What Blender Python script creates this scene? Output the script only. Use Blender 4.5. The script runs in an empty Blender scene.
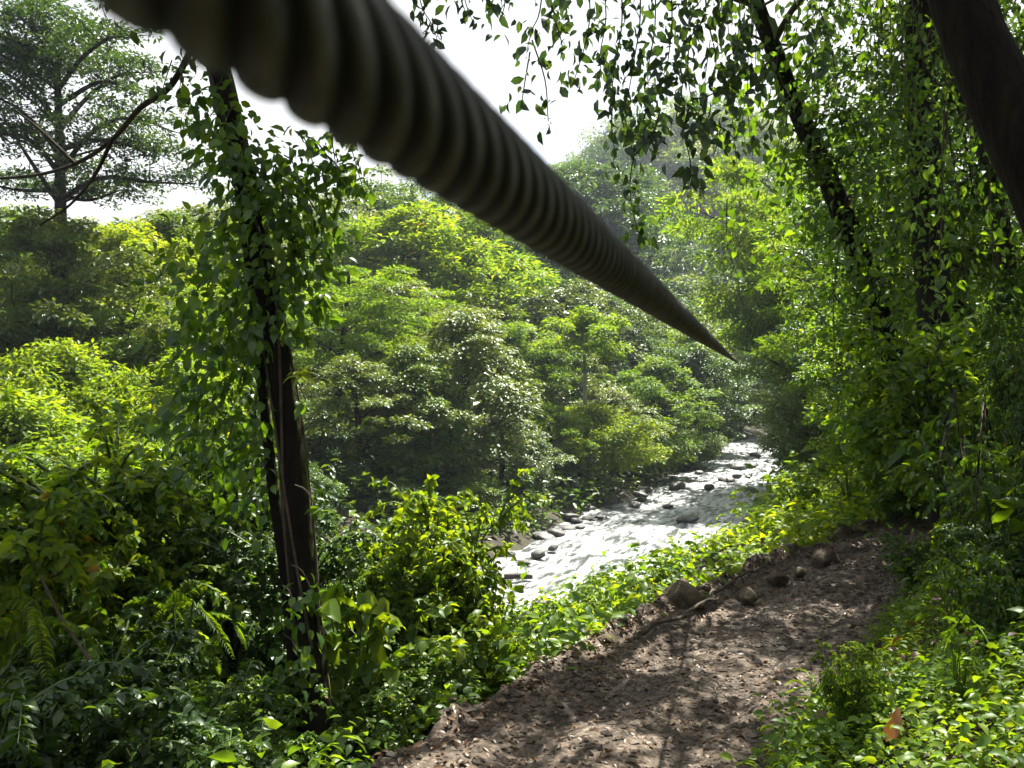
import bpy, math, random
import numpy as np
from mathutils import Vector

SC = bpy.context.scene
COL = SC.collection
R = math.radians
F, CX, CY, CAMZ = 887.0, 512.0, 384.0, 7.0


def W(px, py, d):
    """a point of the place that stands d metres ahead of the viewpoint"""
    return np.array([(px - CX) / F * d, d, CAMZ - (py - CY) / F * d])


# ------------------------------------------------------------------ noise
def _hash(ix, iy, iz, s):
    n = (ix * 374761393 + iy * 668265263 + iz * 2147483647 + s * 974634777) & 0xFFFFFFFF
    n = ((n ^ (n >> 13)) * 1274126177) & 0xFFFFFFFF
    n = n ^ (n >> 16)
    return (n & 0xFFFF) / 65535.0


def vnoise(x, y, s=0):
    x = np.asarray(x, float); y = np.asarray(y, float)
    ix = np.floor(x).astype(np.int64); iy = np.floor(y).astype(np.int64)
    fx = x - ix; fy = y - iy
    fx = fx * fx * (3 - 2 * fx); fy = fy * fy * (3 - 2 * fy)
    a = _hash(ix, iy, 0, s); b = _hash(ix + 1, iy, 0, s)
    c = _hash(ix, iy + 1, 0, s); d = _hash(ix + 1, iy + 1, 0, s)
    return (a + (b - a) * fx) * (1 - fy) + (c + (d - c) * fx) * fy - 0.5


def fbm(x, y, s=0, o=4):
    t = 0; a = 1.0
    for k in range(o):
        t = t + a * vnoise(x * 2 ** k, y * 2 ** k, s + k * 17); a *= 0.5
    return t


def catmull(P, n):
    P = np.asarray(P, float)
    Q = np.vstack([2 * P[0] - P[1], P, 2 * P[-1] - P[-2]])
    out = []
    for i in range(1, len(Q) - 2):
        p0, p1, p2, p3 = Q[i - 1:i + 3]
        for t in np.linspace(0, 1, n, endpoint=False):
            out.append(0.5 * (2 * p1 + (p2 - p0) * t + (2 * p0 - 5 * p1 + 4 * p2 - p3) * t * t + (3 * p1 - p0 - 3 * p2 + p3) * t ** 3))
    out.append(Q[-2])
    return np.array(out)


RIVER = catmull([(-110, -30), (-60, -12), (-40, -2), (-25, 7), (-14, 15), (-7, 21), (0, 28), (4.6, 38), (9, 48), (14, 60), (22, 80), (32, 108), (45, 130), (70, 146), (110, 158), (220, 170)], 4)
PATH = catmull([(-110, -60), (-60, -32), (-25, -17), (-10, -8), (-4, -2), (-.9, 2.5), (0.5, 5.6), (1.65, 7.5), (3.3, 9.9), (5.7, 12.9), (8.4, 15.4), (12.5, 18.5), (18, 23), (27, 35), (36, 60), (46, 90), (62, 116), (90, 134), (130, 144), (240, 156)], 4)


def sdist(x, y, L):
    """signed distance from a line (positive on its right) and how far along it"""
    x = np.asarray(x, float).ravel(); y = np.asarray(y, float).ravel()
    best = np.full(x.shape, 1e18); sg = np.ones(x.shape)
    for i in range(len(L) - 1):
        a = L[i]; d = L[i + 1] - a; l2 = d @ d
        vx = x - a[0]; vy = y - a[1]
        t = np.clip((vx * d[0] + vy * d[1]) / l2, 0, 1)
        q = (vx - t * d[0]) ** 2 + (vy - t * d[1]) ** 2
        m = q < best
        best = np.where(m, q, best)
        sg = np.where(m, np.sign(vx * d[1] - vy * d[0]), sg)
    return np.sqrt(best) * np.where(sg == 0, 1, sg)


def sstep(a, b, x):
    t = np.clip((x - a) / (b - a), 0, 1)
    return t * t * (3 - 2 * t)


HW = 4.3
PW = 1.12


def fields(x, y):
    shp = np.shape(x)
    x = np.asarray(x, float).ravel(); y = np.asarray(y, float).ravel()
    r = sdist(x, y, RIVER); p = sdist(x, y, PATH)
    return x, y, r, p, shp


def height(x, y):
    x, y, r, p, shp = fields(x, y)
    hw = HW + 0.7 * vnoise(x * 0.2, y * 0.2, 5)
    e = r - hw                                   # near bank
    q = -p - PW; u = p - PW
    k0 = 0.60 + .55 * sstep(-1.5, .5, x)
    k = k0 + (0.13 - k0) * sstep(12.0, 18.0, y + 0.15 * x)
    near = np.maximum(np.minimum(4.6 - k * np.maximum(q, 0), 0.63 * e), 0.10 * e)
    s1 = 1.25 * sstep(6.0, 9.0, y)
    up = 4.6 + s1 * np.clip(u - .15, 0, 1.6) + 0.5 * np.clip(u, 0, 2) + 0.95 * np.clip(u - 2, 0, 9) + 0.55 * np.clip(u - 11, 0, 45) + 0.10 * np.maximum(u - 56, 0)
    zr = np.where(u > 0, up, np.where(q > 0, near, 4.6))
    e2 = -r - hw                                 # far bank
    zl = 0.42 * np.clip(e2, 0, 5) + 0.22 * np.clip(e2 - 5, 0, 40) + 0.06 * np.maximum(e2 - 45, 0)
    bed = -0.7 * np.clip(-np.maximum(e, e2), 0, 1.2)
    z = np.where(r > 0, np.where(e > 0, zr, bed), np.where(e2 > 0, zl, bed))
    off = np.maximum(np.maximum(q, u), 0)
    rough = fbm(x * 0.5, y * 0.5, 3) * 0.35 * sstep(0.1, 2.5, off) * sstep(0, 2, np.maximum(e, e2)) + fbm(x * 0.06, y * 0.06, 9) * 2.0 * sstep(6, 30, np.maximum(e, e2)) * sstep(3, 14, off)
    z = z + rough
    far = 62 * np.exp(-((x - 55) / 60) ** 2 - ((y - 275) / 55) ** 2) 
    far = far + 0.05 * np.maximum(np.hypot(x, y) - 190, 0)
    z = z + far * sstep(140, 190, np.hypot(x, y)) + fbm(x * 0.02, y * 0.02, 21) * 10 * sstep(120, 220, np.hypot(x, y))
    return z.reshape(shp)


def hz(x, y):
    return float(height(np.array([x]), np.array([y]))[0])


# ------------------------------------------------------------------ mesh building
class MB:
    def __init__(self):
        self.V = []; self.F3 = []; self.F4 = []; self.T3 = []; self.T4 = []; self.n = 0

    def add(self, V, F, tone=0.5):
        V = np.asarray(V, float).reshape(-1, 3); F = np.asarray(F, np.int64)
        tone = np.broadcast_to(np.asarray(tone, float), (len(F),))
        if F.shape[1] == 3:
            self.F3.append(F + self.n); self.T3.append(tone)
        else:
            self.F4.append(F + self.n); self.T4.append(tone)
        self.V.append(V); self.n += len(V)

    def mesh(self, name, mat=None, smooth=True):
        me = bpy.data.meshes.new(name)
        V = np.vstack(self.V)
        f3 = np.vstack(self.F3) if self.F3 else np.zeros((0, 3), np.int64)
        f4 = np.vstack(self.F4) if self.F4 else np.zeros((0, 4), np.int64)
        me.vertices.add(len(V)); me.vertices.foreach_set('co', V.astype(np.float32).ravel())
        nl = f3.size + f4.size
        me.loops.add(nl); me.loops.foreach_set('vertex_index', np.concatenate([f3.ravel(), f4.ravel()]).astype(np.int32))
        me.polygons.add(len(f3) + len(f4))
        st = np.concatenate([np.arange(len(f3)) * 3, f3.size + np.arange(len(f4)) * 4]).astype(np.int32)
        me.polygons.foreach_set('loop_start', st)
        me.polygons.foreach_set('use_smooth', np.full(len(f3) + len(f4), smooth))
        a = me.attributes.new('tone', 'FLOAT', 'FACE')
        a.data.foreach_set('value', np.concatenate(self.T3 + self.T4).astype(np.float32))
        me.update(calc_edges=True); me.validate()
        if mat: me.materials.append(mat)
        return me


def nrm(v):
    return v / np.maximum(np.linalg.norm(v, axis=-1, keepdims=True), 1e-9)


LEAF = {
    'diamond': ([(0, 0, 0), (.42, .5, .10), (1, 0, -.12), (.42, -.5, .10)], [(0, 1, 2), (0, 2, 3)]),
    'oval': ([(0, 0, 0), (.26, .43, .08), (.62, .42, .03), (1, 0, -.24), (.62, -.42, .03), (.26, -.43, .08), (.3, 0, 0), (.66, 0, -.07)],
             [(0, 1, 6), (1, 2, 7), (1, 7, 6), (2, 3, 7), (7, 3, 4), (6, 7, 4), (6, 4, 5), (0, 6, 5)]),
    'heart': ([(0, 0, 0), (-.14, .34, .02), (.16, .56, .06), (.58, .40, 0), (1, 0, -.3), (.58, -.40, 0), (.16, -.56, .06), (-.14, -.34, .02), (.3, 0, -.02), (.66, 0, -.10)],
              [(0, 1, 2), (0, 2, 8), (2, 3, 9), (2, 9, 8), (3, 4, 9), (9, 4, 5), (8, 9, 5), (8, 5, 6), (0, 8, 6), (0, 6, 7)]),
    'blade': ([(0, 0, 0), (.22, .45, .16), (.22, -.45, .16), (.22, 0, .11), (.5, .5, .18), (.5, -.5, .18), (.5, 0, .12), (.78, .38, .02), (.78, -.38, .02), (.78, 0, -.03), (1, 0, -.3)],
              [(0, 1, 3), (0, 3, 2), (1, 4, 6), (1, 6, 3), (3, 6, 5), (3, 5, 2), (4, 7, 9), (4, 9, 6), (6, 9, 8), (6, 8, 5), (7, 10, 9), (9, 10, 8)]),
}


def add_leaves(mb, P, D, U, L, Wd, kind, tone):
    n = len(P)
    if n == 0: return
    T, Fc = LEAF[kind]; T = np.array(T); Fc = np.array(Fc)
    D = nrm(D); U = nrm(U - (U * D).sum(1, keepdims=True) * D + 1e-6)
    S = np.cross(D, U)
    L = np.broadcast_to(np.asarray(L, float), (n,)); Wd = np.broadcast_to(np.asarray(Wd, float), (n,))
    V = P[:, None, :] + (L[:, None] * T[None, :, 0])[..., None] * D[:, None, :] + (Wd[:, None] * T[None, :, 1])[..., None] * S[:, None, :] + (L[:, None] * T[None, :, 2])[..., None] * U[:, None, :]
    Fi = Fc[None] + (np.arange(n) * len(T))[:, None, None]
    tone = np.broadcast_to(np.asarray(tone, float), (n,))
    mb.add(V.reshape(-1, 3), Fi.reshape(-1, 3), np.repeat(tone, len(Fc)))


def add_tube(mb, pts, rad, sides=6, tone=0.5, bump=0.0, rng=None):
    pts = np.asarray(pts, float); n = len(pts)
    rad = np.broadcast_to(np.asarray(rad, float), (n,))
    t = nrm(np.gradient(pts, axis=0))
    ref = np.array([0.0, 0.0, 1.0]) if abs(t[0, 2]) < 0.9 else np.array([1.0, 0.0, 0.0])
    a = nrm(np.cross(t, ref)); b = np.cross(t, a)
    an = np.linspace(0, 2 * math.pi, sides, endpoint=False)
    rr = np.repeat(rad[:, None], sides, 1)
    if bump and rng is not None:
        lob = 1 + bump * np.sin(an[None, :] * 3 + np.linspace(0, 2, n)[:, None]) + bump * (rng.random((n, sides)) - .5)
        rr = rr * lob
    V = pts[:, None, :] + rr[..., None] * (np.cos(an)[None, :, None] * a[:, None, :] + np.sin(an)[None, :, None] * b[:, None, :])
    V = V.reshape(-1, 3)
    i = np.arange(n - 1)[:, None] * sides; j = np.arange(sides)[None, :]; k = (j + 1) % sides
    Fq = np.stack([i + j, i + k, i + sides + k, i + sides + j], -1).reshape(-1, 4)
    mb.add(V, Fq, tone)
    m = len(V)
    mb.add(np.vstack([pts[0], pts[-1], V[:sides], V[-sides:]]),
           np.vstack([np.stack([np.zeros(sides, int), 2 + (np.arange(sides) + 1) % sides, 2 + np.arange(sides)], 1),
                      np.stack([np.ones(sides, int), 2 + sides + np.arange(sides), 2 + sides + (np.arange(sides) + 1) % sides], 1)]), tone)


def rand_dir(rng, n):
    return nrm(rng.normal(size=(n, 3)))


def clump_leaves(mb, rng, C, rad, flat, per, L, kind, wid=0.5, droop=0.35, zmin=-0.45, jitter=0.6):
    """puffs of leaves round the points C"""
    C = np.asarray(C, float); n = len(C)
    rad = np.broadcast_to(np.asarray(rad, float), (n,))
    idx = np.repeat(np.arange(n), per); m = len(idx)
    v = rand_dir(rng, m); v[:, 2] = np.where(v[:, 2] < zmin, -v[:, 2], v[:, 2])
    sc = np.array([1, 1, flat])
    P = C[idx] + v * sc * (rad[idx] * (0.25 + 0.8 * rng.random(m) ** 0.6))[:, None]
    D = v * np.array([1, 1, .5]) + rng.normal(size=(m, 3)) * jitter * 0.6 + np.array([0, 0, -droop])
    U = np.array([0, 0, 0.9]) + v * 0.45 + rng.normal(size=(m, 3)) * jitter * 0.55
    ct = rng.random(n)
    tone = np.clip(0.30 * ct[idx] + 0.7 * rng.random(m), 0, 1)
    Ls = L * (0.6 + 0.8 * rng.random(m))
    add_leaves(mb, P, D, U, Ls, Ls * wid, kind, tone)


# ------------------------------------------------------------------ materials
def newmat(name):
    m = bpy.data.materials.new(name); m.use_nodes = True
    nt = m.node_tree; nt.nodes.clear()
    out = nt.nodes.new('ShaderNodeOutputMaterial')
    return m, nt, out


def nd(nt, t, **kw):
    n = nt.nodes.new(t)
    for k, v in kw.items():
        if k.startswith('i_'):
            key = k[2:]
            n.inputs[int(key) if key.isdigit() else key.replace('_', ' ')].default_value = v
        else:
            setattr(n, k, v)
    return n


def ramp(nt, fac, stops):
    r = nt.nodes.new('ShaderNodeValToRGB')
    e = r.color_ramp.elements
    while len(e) < len(stops): e.new(0.5)
    for el, (p, c) in zip(e, stops):
        el.position = p; el.color = (*c, 1)
    nt.links.new(fac, r.inputs[0])
    return r.outputs[0]


def leaf_mat(name, lo, mid, hi, trans=0.45, gloss=0.035, rough=0.42, dead=0.012, tsat=(2.45, 2.05, 0.5)):
    m, nt, out = newmat(name); l = nt.links.new
    at = nd(nt, 'ShaderNodeAttribute', attribute_name='tone')
    oi = nd(nt, 'ShaderNodeObjectInfo')
    mx = nd(nt, 'ShaderNodeMath', operation='MULTIPLY_ADD', i_1=0.26)
    l(oi.outputs['Random'], mx.inputs[0])
    sc = nd(nt, 'ShaderNodeMath', operation='MULTIPLY', i_1=0.78)
    l(at.outputs['Fac'], sc.inputs[0]); l(sc.outputs[0], mx.inputs[2])
    c = ramp(nt, mx.outputs[0], [(0.0, lo), (0.5, mid), (0.98, hi), (1.0, (0.20, 0.12, 0.02))])
    di = nd(nt, 'ShaderNodeBsdfDiffuse'); l(c, di.inputs[0])
    tc = nd(nt, 'ShaderNodeMix', data_type='RGBA', blend_type='MULTIPLY'); tc.inputs[0].default_value = 1
    l(c, tc.inputs[6]); tc.inputs[7].default_value = (*tsat, 1)
    tr = nd(nt, 'ShaderNodeBsdfTranslucent'); l(tc.outputs[2], tr.inputs[0])
    m1 = nd(nt, 'ShaderNodeMixShader', i_0=trans); l(di.outputs[0], m1.inputs[1]); l(tr.outputs[0], m1.inputs[2])
    gl = nd(nt, 'ShaderNodeBsdfGlossy', i_Roughness=rough); gl.inputs[0].default_value = (.9, .95, .9, 1)
    m2 = nd(nt, 'ShaderNodeMixShader', i_0=gloss); l(m1.outputs[0], m2.inputs[1]); l(gl.outputs[0], m2.inputs[2])
    l(m2.outputs[0], out.inputs[0])
    return m


def surf_mat(name, stops, scale=4.0, detail=6, rough=0.9, bump=0.4, bscale=20.0, bdist=0.03, stretch=(1, 1, 1), moss=None, spec=0.3, side=False):
    m, nt, out = newmat(name); l = nt.links.new
    tc = nd(nt, 'ShaderNodeTexCoord'); mp = nd(nt, 'ShaderNodeMapping'); mp.inputs['Scale'].default_value = stretch
    l(tc.outputs['Object'], mp.inputs[0])
    n1 = nd(nt, 'ShaderNodeTexNoise', i_Scale=scale, i_Detail=detail, i_Roughness=0.65); l(mp.outputs[0], n1.inputs[0])
    c = ramp(nt, n1.outputs[0], stops)
    p = nd(nt, 'ShaderNodeBsdfPrincipled', i_Roughness=rough); p.inputs['Specular IOR Level'].default_value = spec
    if moss:
        n3 = nd(nt, 'ShaderNodeTexNoise', i_Scale=moss[1], i_Detail=5); l(tc.outputs['Object'], n3.inputs[0])
        f = ramp(nt, n3.outputs[0], [(moss[2], (0, 0, 0)), (moss[2] + 0.12, (1, 1, 1))])
        if side:                                  # moss keeps to the right-hand side of the trunk
            ge = nd(nt, 'ShaderNodeNewGeometry'); dt = nd(nt, 'ShaderNodeVectorMath', operation='DOT_PRODUCT'); dt.inputs[1].default_value = (.92, .35, .1)
            l(ge.outputs['True Normal'], dt.inputs[0]); mr = nd(nt, 'ShaderNodeMapRange', i_1=.55, i_2=.95); l(dt.outputs['Value'], mr.inputs[0])
            mm = nd(nt, 'ShaderNodeMath', operation='MULTIPLY'); l(f, mm.inputs[0]); l(mr.outputs[0], mm.inputs[1]); f = mm.outputs[0]
        mx = nd(nt, 'ShaderNodeMix', data_type='RGBA'); l(f, mx.inputs[0]); l(c, mx.inputs[6]); mx.inputs[7].default_value = (*moss[0], 1)
        c = mx.outputs[2]
    l(c, p.inputs['Base Color'])
    n2 = nd(nt, 'ShaderNodeTexNoise', i_Scale=bscale, i_Detail=6); l(mp.outputs[0], n2.inputs[0])
    b = nd(nt, 'ShaderNodeBump', i_Strength=bump, i_Distance=bdist); l(n2.outputs[0], b.inputs['Height']); l(b.outputs[0], p.inputs['Normal'])
    l(p.outputs[0], out.inputs[0])
    return m


M = {}
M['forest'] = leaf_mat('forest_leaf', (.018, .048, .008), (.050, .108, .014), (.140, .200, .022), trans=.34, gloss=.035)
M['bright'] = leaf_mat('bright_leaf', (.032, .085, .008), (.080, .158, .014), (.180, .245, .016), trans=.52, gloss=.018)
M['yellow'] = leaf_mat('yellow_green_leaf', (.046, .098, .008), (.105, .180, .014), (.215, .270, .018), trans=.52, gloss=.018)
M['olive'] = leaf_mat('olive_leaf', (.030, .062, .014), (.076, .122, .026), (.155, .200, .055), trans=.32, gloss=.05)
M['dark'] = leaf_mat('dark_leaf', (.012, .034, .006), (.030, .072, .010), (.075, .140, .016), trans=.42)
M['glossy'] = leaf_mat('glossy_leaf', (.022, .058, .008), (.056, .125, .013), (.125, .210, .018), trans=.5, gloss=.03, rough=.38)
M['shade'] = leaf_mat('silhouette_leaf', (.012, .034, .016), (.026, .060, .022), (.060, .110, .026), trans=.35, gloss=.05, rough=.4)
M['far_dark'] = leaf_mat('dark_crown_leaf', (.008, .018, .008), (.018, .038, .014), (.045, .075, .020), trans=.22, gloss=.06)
M['fallen'] = leaf_mat('fallen_leaf', (.06, .030, .016), (.11, .062, .032), (.22, .14, .075), trans=.2, tsat=(1.2, 1, .8))
M['rust'] = leaf_mat('rust_leaf', (.30, .10, .03), (.36, .14, .04), (.42, .18, .06), trans=.3, tsat=(1.2, 1, .8))
M['bark'] = surf_mat('bark', [(.3, (.014, .011, .008)), (.55, (.038, .029, .021)), (.8, (.075, .06, .045))], scale=6, stretch=(1, 1, .25), bump=.8, bscale=16, bdist=.04, spec=.12)
M['mossbark'] = surf_mat('mossy_bark', [(.3, (.005, .004, .003)), (.55, (.013, .010, .007)), (.8, (.034, .027, .018))], scale=9, stretch=(1, 1, .25), bump=.9, bscale=22, bdist=.04, moss=((.10, .145, .014), 11.0, .42), side=True, spec=.1)
M['palebark'] = surf_mat('pale_bark', [(.3, (.14, .13, .11)), (.6, (.30, .28, .24)), (.8, (.42, .40, .36))], scale=3, bump=.4)
M['twig'] = surf_mat('twig_bark', [(.3, (.03, .024, .016)), (.7, (.09, .07, .045))], scale=12, bump=.3)
M['stem'] = surf_mat('green_stem', [(.3, (.035, .065, .015)), (.7, (.08, .12, .03))], scale=9, bump=.2, rough=.6)
M['rock'] = surf_mat('river_rock', [(.3, (.022, .021, .020)), (.55, (.055, .052, .048)), (.8, (.12, .114, .105))], scale=2.2, rough=.55, bump=.6, bscale=9, bdist=.06, spec=.5)
M['mossrock'] = surf_mat('brown_rock', [(.3, (.040, .030, .020)), (.55, (.11, .080, .052)), (.8, (.21, .165, .12))], scale=4, bump=.8, bscale=14, moss=((.06, .085, .02), 3.0, .58))
M['soil'] = surf_mat('forest_soil', [(.3, (.016, .013, .008)), (.5, (.036, .030, .016)), (.7, (.040, .055, .016)), (.9, (.07, .06, .04))], scale=1.4, bump=.8, bscale=7, bdist=.08)
M['chip'] = surf_mat('path_stone', [(.3, (.045, .034, .025)), (.55, (.11, .088, .066)), (.8, (.32, .28, .24))], scale=1.1, bump=.3)
M['log'] = surf_mat('wet_wood', [(.3, (.018, .014, .011)), (.7, (.06, .05, .04))], scale=5, rough=.5)


def mat_path():
    m, nt, out = newmat('dirt_path'); l = nt.links.new
    tc = nd(nt, 'ShaderNodeTexCoord')
    at = nd(nt, 'ShaderNodeAttribute', attribute_name='flow'); mp = nd(nt, 'ShaderNodeMapping'); mp.inputs['Scale'].default_value = (2.6, .7, 1); l(at.outputs['Vector'], mp.inputs[0])
    n1 = nd(nt, 'ShaderNodeTexNoise', i_Scale=1.3, i_Detail=7, i_Roughness=.7, i_Distortion=.4); l(mp.outputs[0], n1.inputs[0])
    n2 = nd(nt, 'ShaderNodeTexNoise', i_Scale=22.0, i_Detail=5, i_Roughness=.7); l(tc.outputs['Object'], n2.inputs[0])
    ad = nd(nt, 'ShaderNodeMath', operation='MULTIPLY_ADD', i_1=.5); l(n2.outputs[0], ad.inputs[0])
    s = nd(nt, 'ShaderNodeMath', operation='MULTIPLY', i_1=.55); l(n1.outputs[0], s.inputs[0]); l(s.outputs[0], ad.inputs[2])
    c = ramp(nt, ad.outputs[0], [(.39, (.016, .010, .006)), (.47, (.046, .030, .017)), (.56, (.110, .078, .049)), (.67, (.28, .22, .165))])
    p = nd(nt, 'ShaderNodeBsdfPrincipled', i_Roughness=.8); l(c, p.inputs['Base Color'])
    v = nd(nt, 'ShaderNodeTexVoronoi', i_Scale=24.0); l(tc.outputs['Object'], v.inputs[0])
    b1 = nd(nt, 'ShaderNodeBump', i_Strength=.7, i_Distance=.02, invert=True); l(v.outputs['Distance'], b1.inputs['Height'])
    b2 = nd(nt, 'ShaderNodeBump', i_Strength=.8, i_Distance=.05); l(n2.outputs[0], b2.inputs['Height']); l(b1.outputs[0], b2.inputs['Normal'])
    l(b2.outputs[0], p.inputs['Normal']); l(p.outputs[0], out.inputs[0])
    return m


def mat_water():
    m, nt, out = newmat('river_water'); l = nt.links.new
    tc = nd(nt, 'ShaderNodeTexCoord')
    at = nd(nt, 'ShaderNodeAttribute', attribute_name='flow')
    mp = nd(nt, 'ShaderNodeMapping'); mp.inputs['Scale'].default_value = (1.3, .34, 1); l(at.outputs['Vector'], mp.inputs[0])
    n1 = nd(nt, 'ShaderNodeTexNoise', i_Scale=.9, i_Detail=8, i_Roughness=.68, i_Distortion=.5); l(mp.outputs[0], n1.inputs[0])
    n2 = nd(nt, 'ShaderNodeTexNoise', i_Scale=2.8, i_Detail=5, i_Roughness=.6); l(mp.outputs[0], n2.inputs[0])
    ad = nd(nt, 'ShaderNodeMath', operation='MULTIPLY_ADD', i_1=.5); l(n2.outputs[0], ad.inputs[0])
    s = nd(nt, 'ShaderNodeMath', operation='MULTIPLY', i_1=.6); l(n1.outputs[0], s.inputs[0]); l(s.outputs[0], ad.inputs[2])
    foam = ramp(nt, ad.outputs[0], [(.48, (0, 0, 0)), (.68, (1, 1, 1))])
    cm = nd(nt, 'ShaderNodeMix', data_type='RGBA'); l(foam, cm.inputs[0]); cm.inputs[6].default_value = (.07, .08, .075, 1); cm.inputs[7].default_value = (.62, .64, .66, 1)
    rm = nd(nt, 'ShaderNodeMapRange', i_3=.13, i_4=.75); l(foam, rm.inputs[0])
    p = nd(nt, 'ShaderNodeBsdfPrincipled'); l(cm.outputs[2], p.inputs['Base Color']); l(rm.outputs[0], p.inputs['Roughness'])
    p.inputs['IOR'].default_value = 1.33
    b = nd(nt, 'ShaderNodeBump', i_Strength=.9, i_Distance=.30); l(ad.outputs[0], b.inputs['Height']); l(b.outputs[0], p.inputs['Normal'])
    l(p.outputs[0], out.inputs[0])
    return m


def mat_cable():
    m, nt, out = newmat('weathered_wire'); l = nt.links.new
    at = nd(nt, 'ShaderNodeAttribute', attribute_name='wire')
    w = nd(nt, 'ShaderNodeTexWave', wave_type='BANDS', bands_direction='X', i_Scale=2.2, i_Distortion=.2); l(at.outputs['Vector'], w.inputs[0])
    tc = nd(nt, 'ShaderNodeTexCoord')
    n = nd(nt, 'ShaderNodeTexNoise', i_Scale=60.0, i_Detail=5); l(tc.outputs['Object'], n.inputs[0])
    c = ramp(nt, n.outputs[0], [(.3, (.052, .052, .050)), (.55, (.110, .110, .106)), (.8, (.19, .19, .183))])
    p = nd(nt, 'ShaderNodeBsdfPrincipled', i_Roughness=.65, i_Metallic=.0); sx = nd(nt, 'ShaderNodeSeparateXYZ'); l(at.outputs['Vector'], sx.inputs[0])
    gr = ramp(nt, sx.outputs['Z'], [(.30, (.03, .03, .03)), (.80, (.30, .30, .29)), (1.0, (3.0, 3.0, 2.95))])                # strand shading painted in: grooves darkened, crowns paled as if lit
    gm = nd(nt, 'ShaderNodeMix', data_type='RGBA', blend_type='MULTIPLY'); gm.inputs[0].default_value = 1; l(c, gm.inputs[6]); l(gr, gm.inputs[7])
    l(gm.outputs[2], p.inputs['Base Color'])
    b = nd(nt, 'ShaderNodeBump', i_Strength=.9, i_Distance=.002); l(w.outputs[0], b.inputs['Height']); l(b.outputs[0], p.inputs['Normal'])
    l(p.outputs[0], out.inputs[0])
    return m


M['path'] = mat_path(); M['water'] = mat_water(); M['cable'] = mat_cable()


# ------------------------------------------------------------------ objects
def tag(o, label=None, cat=None, group=None, kind=None):
    if label: o['label'] = label
    if cat: o['category'] = cat
    if group: o['group'] = group
    if kind: o['kind'] = kind
    return o


def link(name, me, parent=None, loc=None):
    o = bpy.data.objects.new(name, me); COL.objects.link(o)
    if parent: o.parent = parent
    if loc is not None: o.location = loc
    return o


def empty(name, loc=(0, 0, 0)):
    o = bpy.data.objects.new(name, None); COL.objects.link(o); o.location = loc
    o.empty_display_size = 0.3
    return o


# ------------------------------------------------------------------ setting
def build_terrain():
    n = 520
    u = np.linspace(-1, 1, n)
    gx = 7 * np.sinh(u * 4.75); gy = 14 + 7 * np.sinh(u * 4.75)
    X, Y = np.meshgrid(gx, gy)
    Z = height(X, Y)
    p = sdist(X, Y, PATH).reshape(X.shape)
    Z = np.where(np.abs(p) < PW - .05, Z - 0.10, Z)      # the path's own sheet lies here
    V = np.stack([X, Y, Z], -1).reshape(-1, 3)
    i = np.arange(n - 1)[:, None] * n; j = np.arange(n - 1)[None]
    Fq = np.stack([i + j, i + j + 1, i + j + n + 1, i + j + n], -1).reshape(-1, 4)
    mb = MB(); mb.add(V, Fq)
    tag(link('ground', mb.mesh('ground', M['soil'])), kind='structure')


def strip(line, hw, nl, nc, zfun, name, mat, attr=None):
    seg = np.linalg.norm(np.diff(line, axis=0), axis=1); s = np.concatenate([[0], np.cumsum(seg)])
    t = np.linspace(0, s[-1], nl)
    C = np.stack([np.interp(t, s, line[:, 0]), np.interp(t, s, line[:, 1])], 1)
    T = nrm(np.gradient(C, axis=0)); N = np.stack([T[:, 1], -T[:, 0]], 1)
    c = np.linspace(-1, 1, nc)
    XY = C[:, None, :] + (hw * c)[None, :, None] * N[:, None, :]
    Z = zfun(XY[..., 0], XY[..., 1], np.broadcast_to(c[None], XY.shape[:2]), np.broadcast_to(t[:, None], XY.shape[:2]))
    V = np.concatenate([XY, Z[..., None]], -1).reshape(-1, 3)
    i = np.arange(nl - 1)[:, None] * nc; j = np.arange(nc - 1)[None]
    Fq = np.stack([i + j, i + j + 1, i + j + nc + 1, i + j + nc], -1).reshape(-1, 4)
    mb = MB(); mb.add(V, Fq); me = mb.mesh(name, mat)
    if attr:
        a = me.attributes.new(attr, 'FLOAT_VECTOR', 'POINT')
        d = np.stack([np.broadcast_to((hw * c)[None], XY.shape[:2]), np.broadcast_to(t[:, None], XY.shape[:2]), np.zeros(XY.shape[:2])], -1)
        a.data.foreach_set('vector', d.astype(np.float32).ravel())
    return tag(link(name, me), kind='structure')


def path_z(x, y, c, t):
    b = 0.10 * fbm(x * .9, y * .9, 31) + 0.05 * fbm(x * 4, y * 4, 37)
    ruts = -0.06 * (np.exp(-((c - .35) / .16) ** 2) + np.exp(-((c + .4) / .16) ** 2))
    edge = 0.10 * np.exp(-((c + .93) / .08) ** 2) * (1 + 3 * vnoise(x * 1.7, y * 1.7, 3))
    return 4.6 + b + ruts + edge - 0.35 * sstep(.93, 1.0, np.abs(c))


build_terrain()
a0 = np.argmin(np.hypot(PATH[:, 0] + 10, PATH[:, 1] + 8)); a1 = np.argmin(np.hypot(PATH[:, 0] - 27, PATH[:, 1] - 35))
strip(PATH[a0:a1 + 1], PW + .12, 900, 60, path_z, 'path', M['path'], 'flow')


def water_z(x, y, c, t):
    w = 0.22 * fbm(x * .55 + 3, t * .30, 41, 3) + 0.14 * fbm(x * 1.6, t * .9, 47, 3)
    return 0.0 + w


b0 = np.argmin(np.hypot(RIVER[:, 0] + 40, RIVER[:, 1] + 2)); b1 = np.argmin(np.hypot(RIVER[:, 0] - 110, RIVER[:, 1] - 158))
strip(RIVER[b0:b1 + 1], HW + 1.0, 1100, 60, water_z, 'river', M['water'], 'flow')


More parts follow.
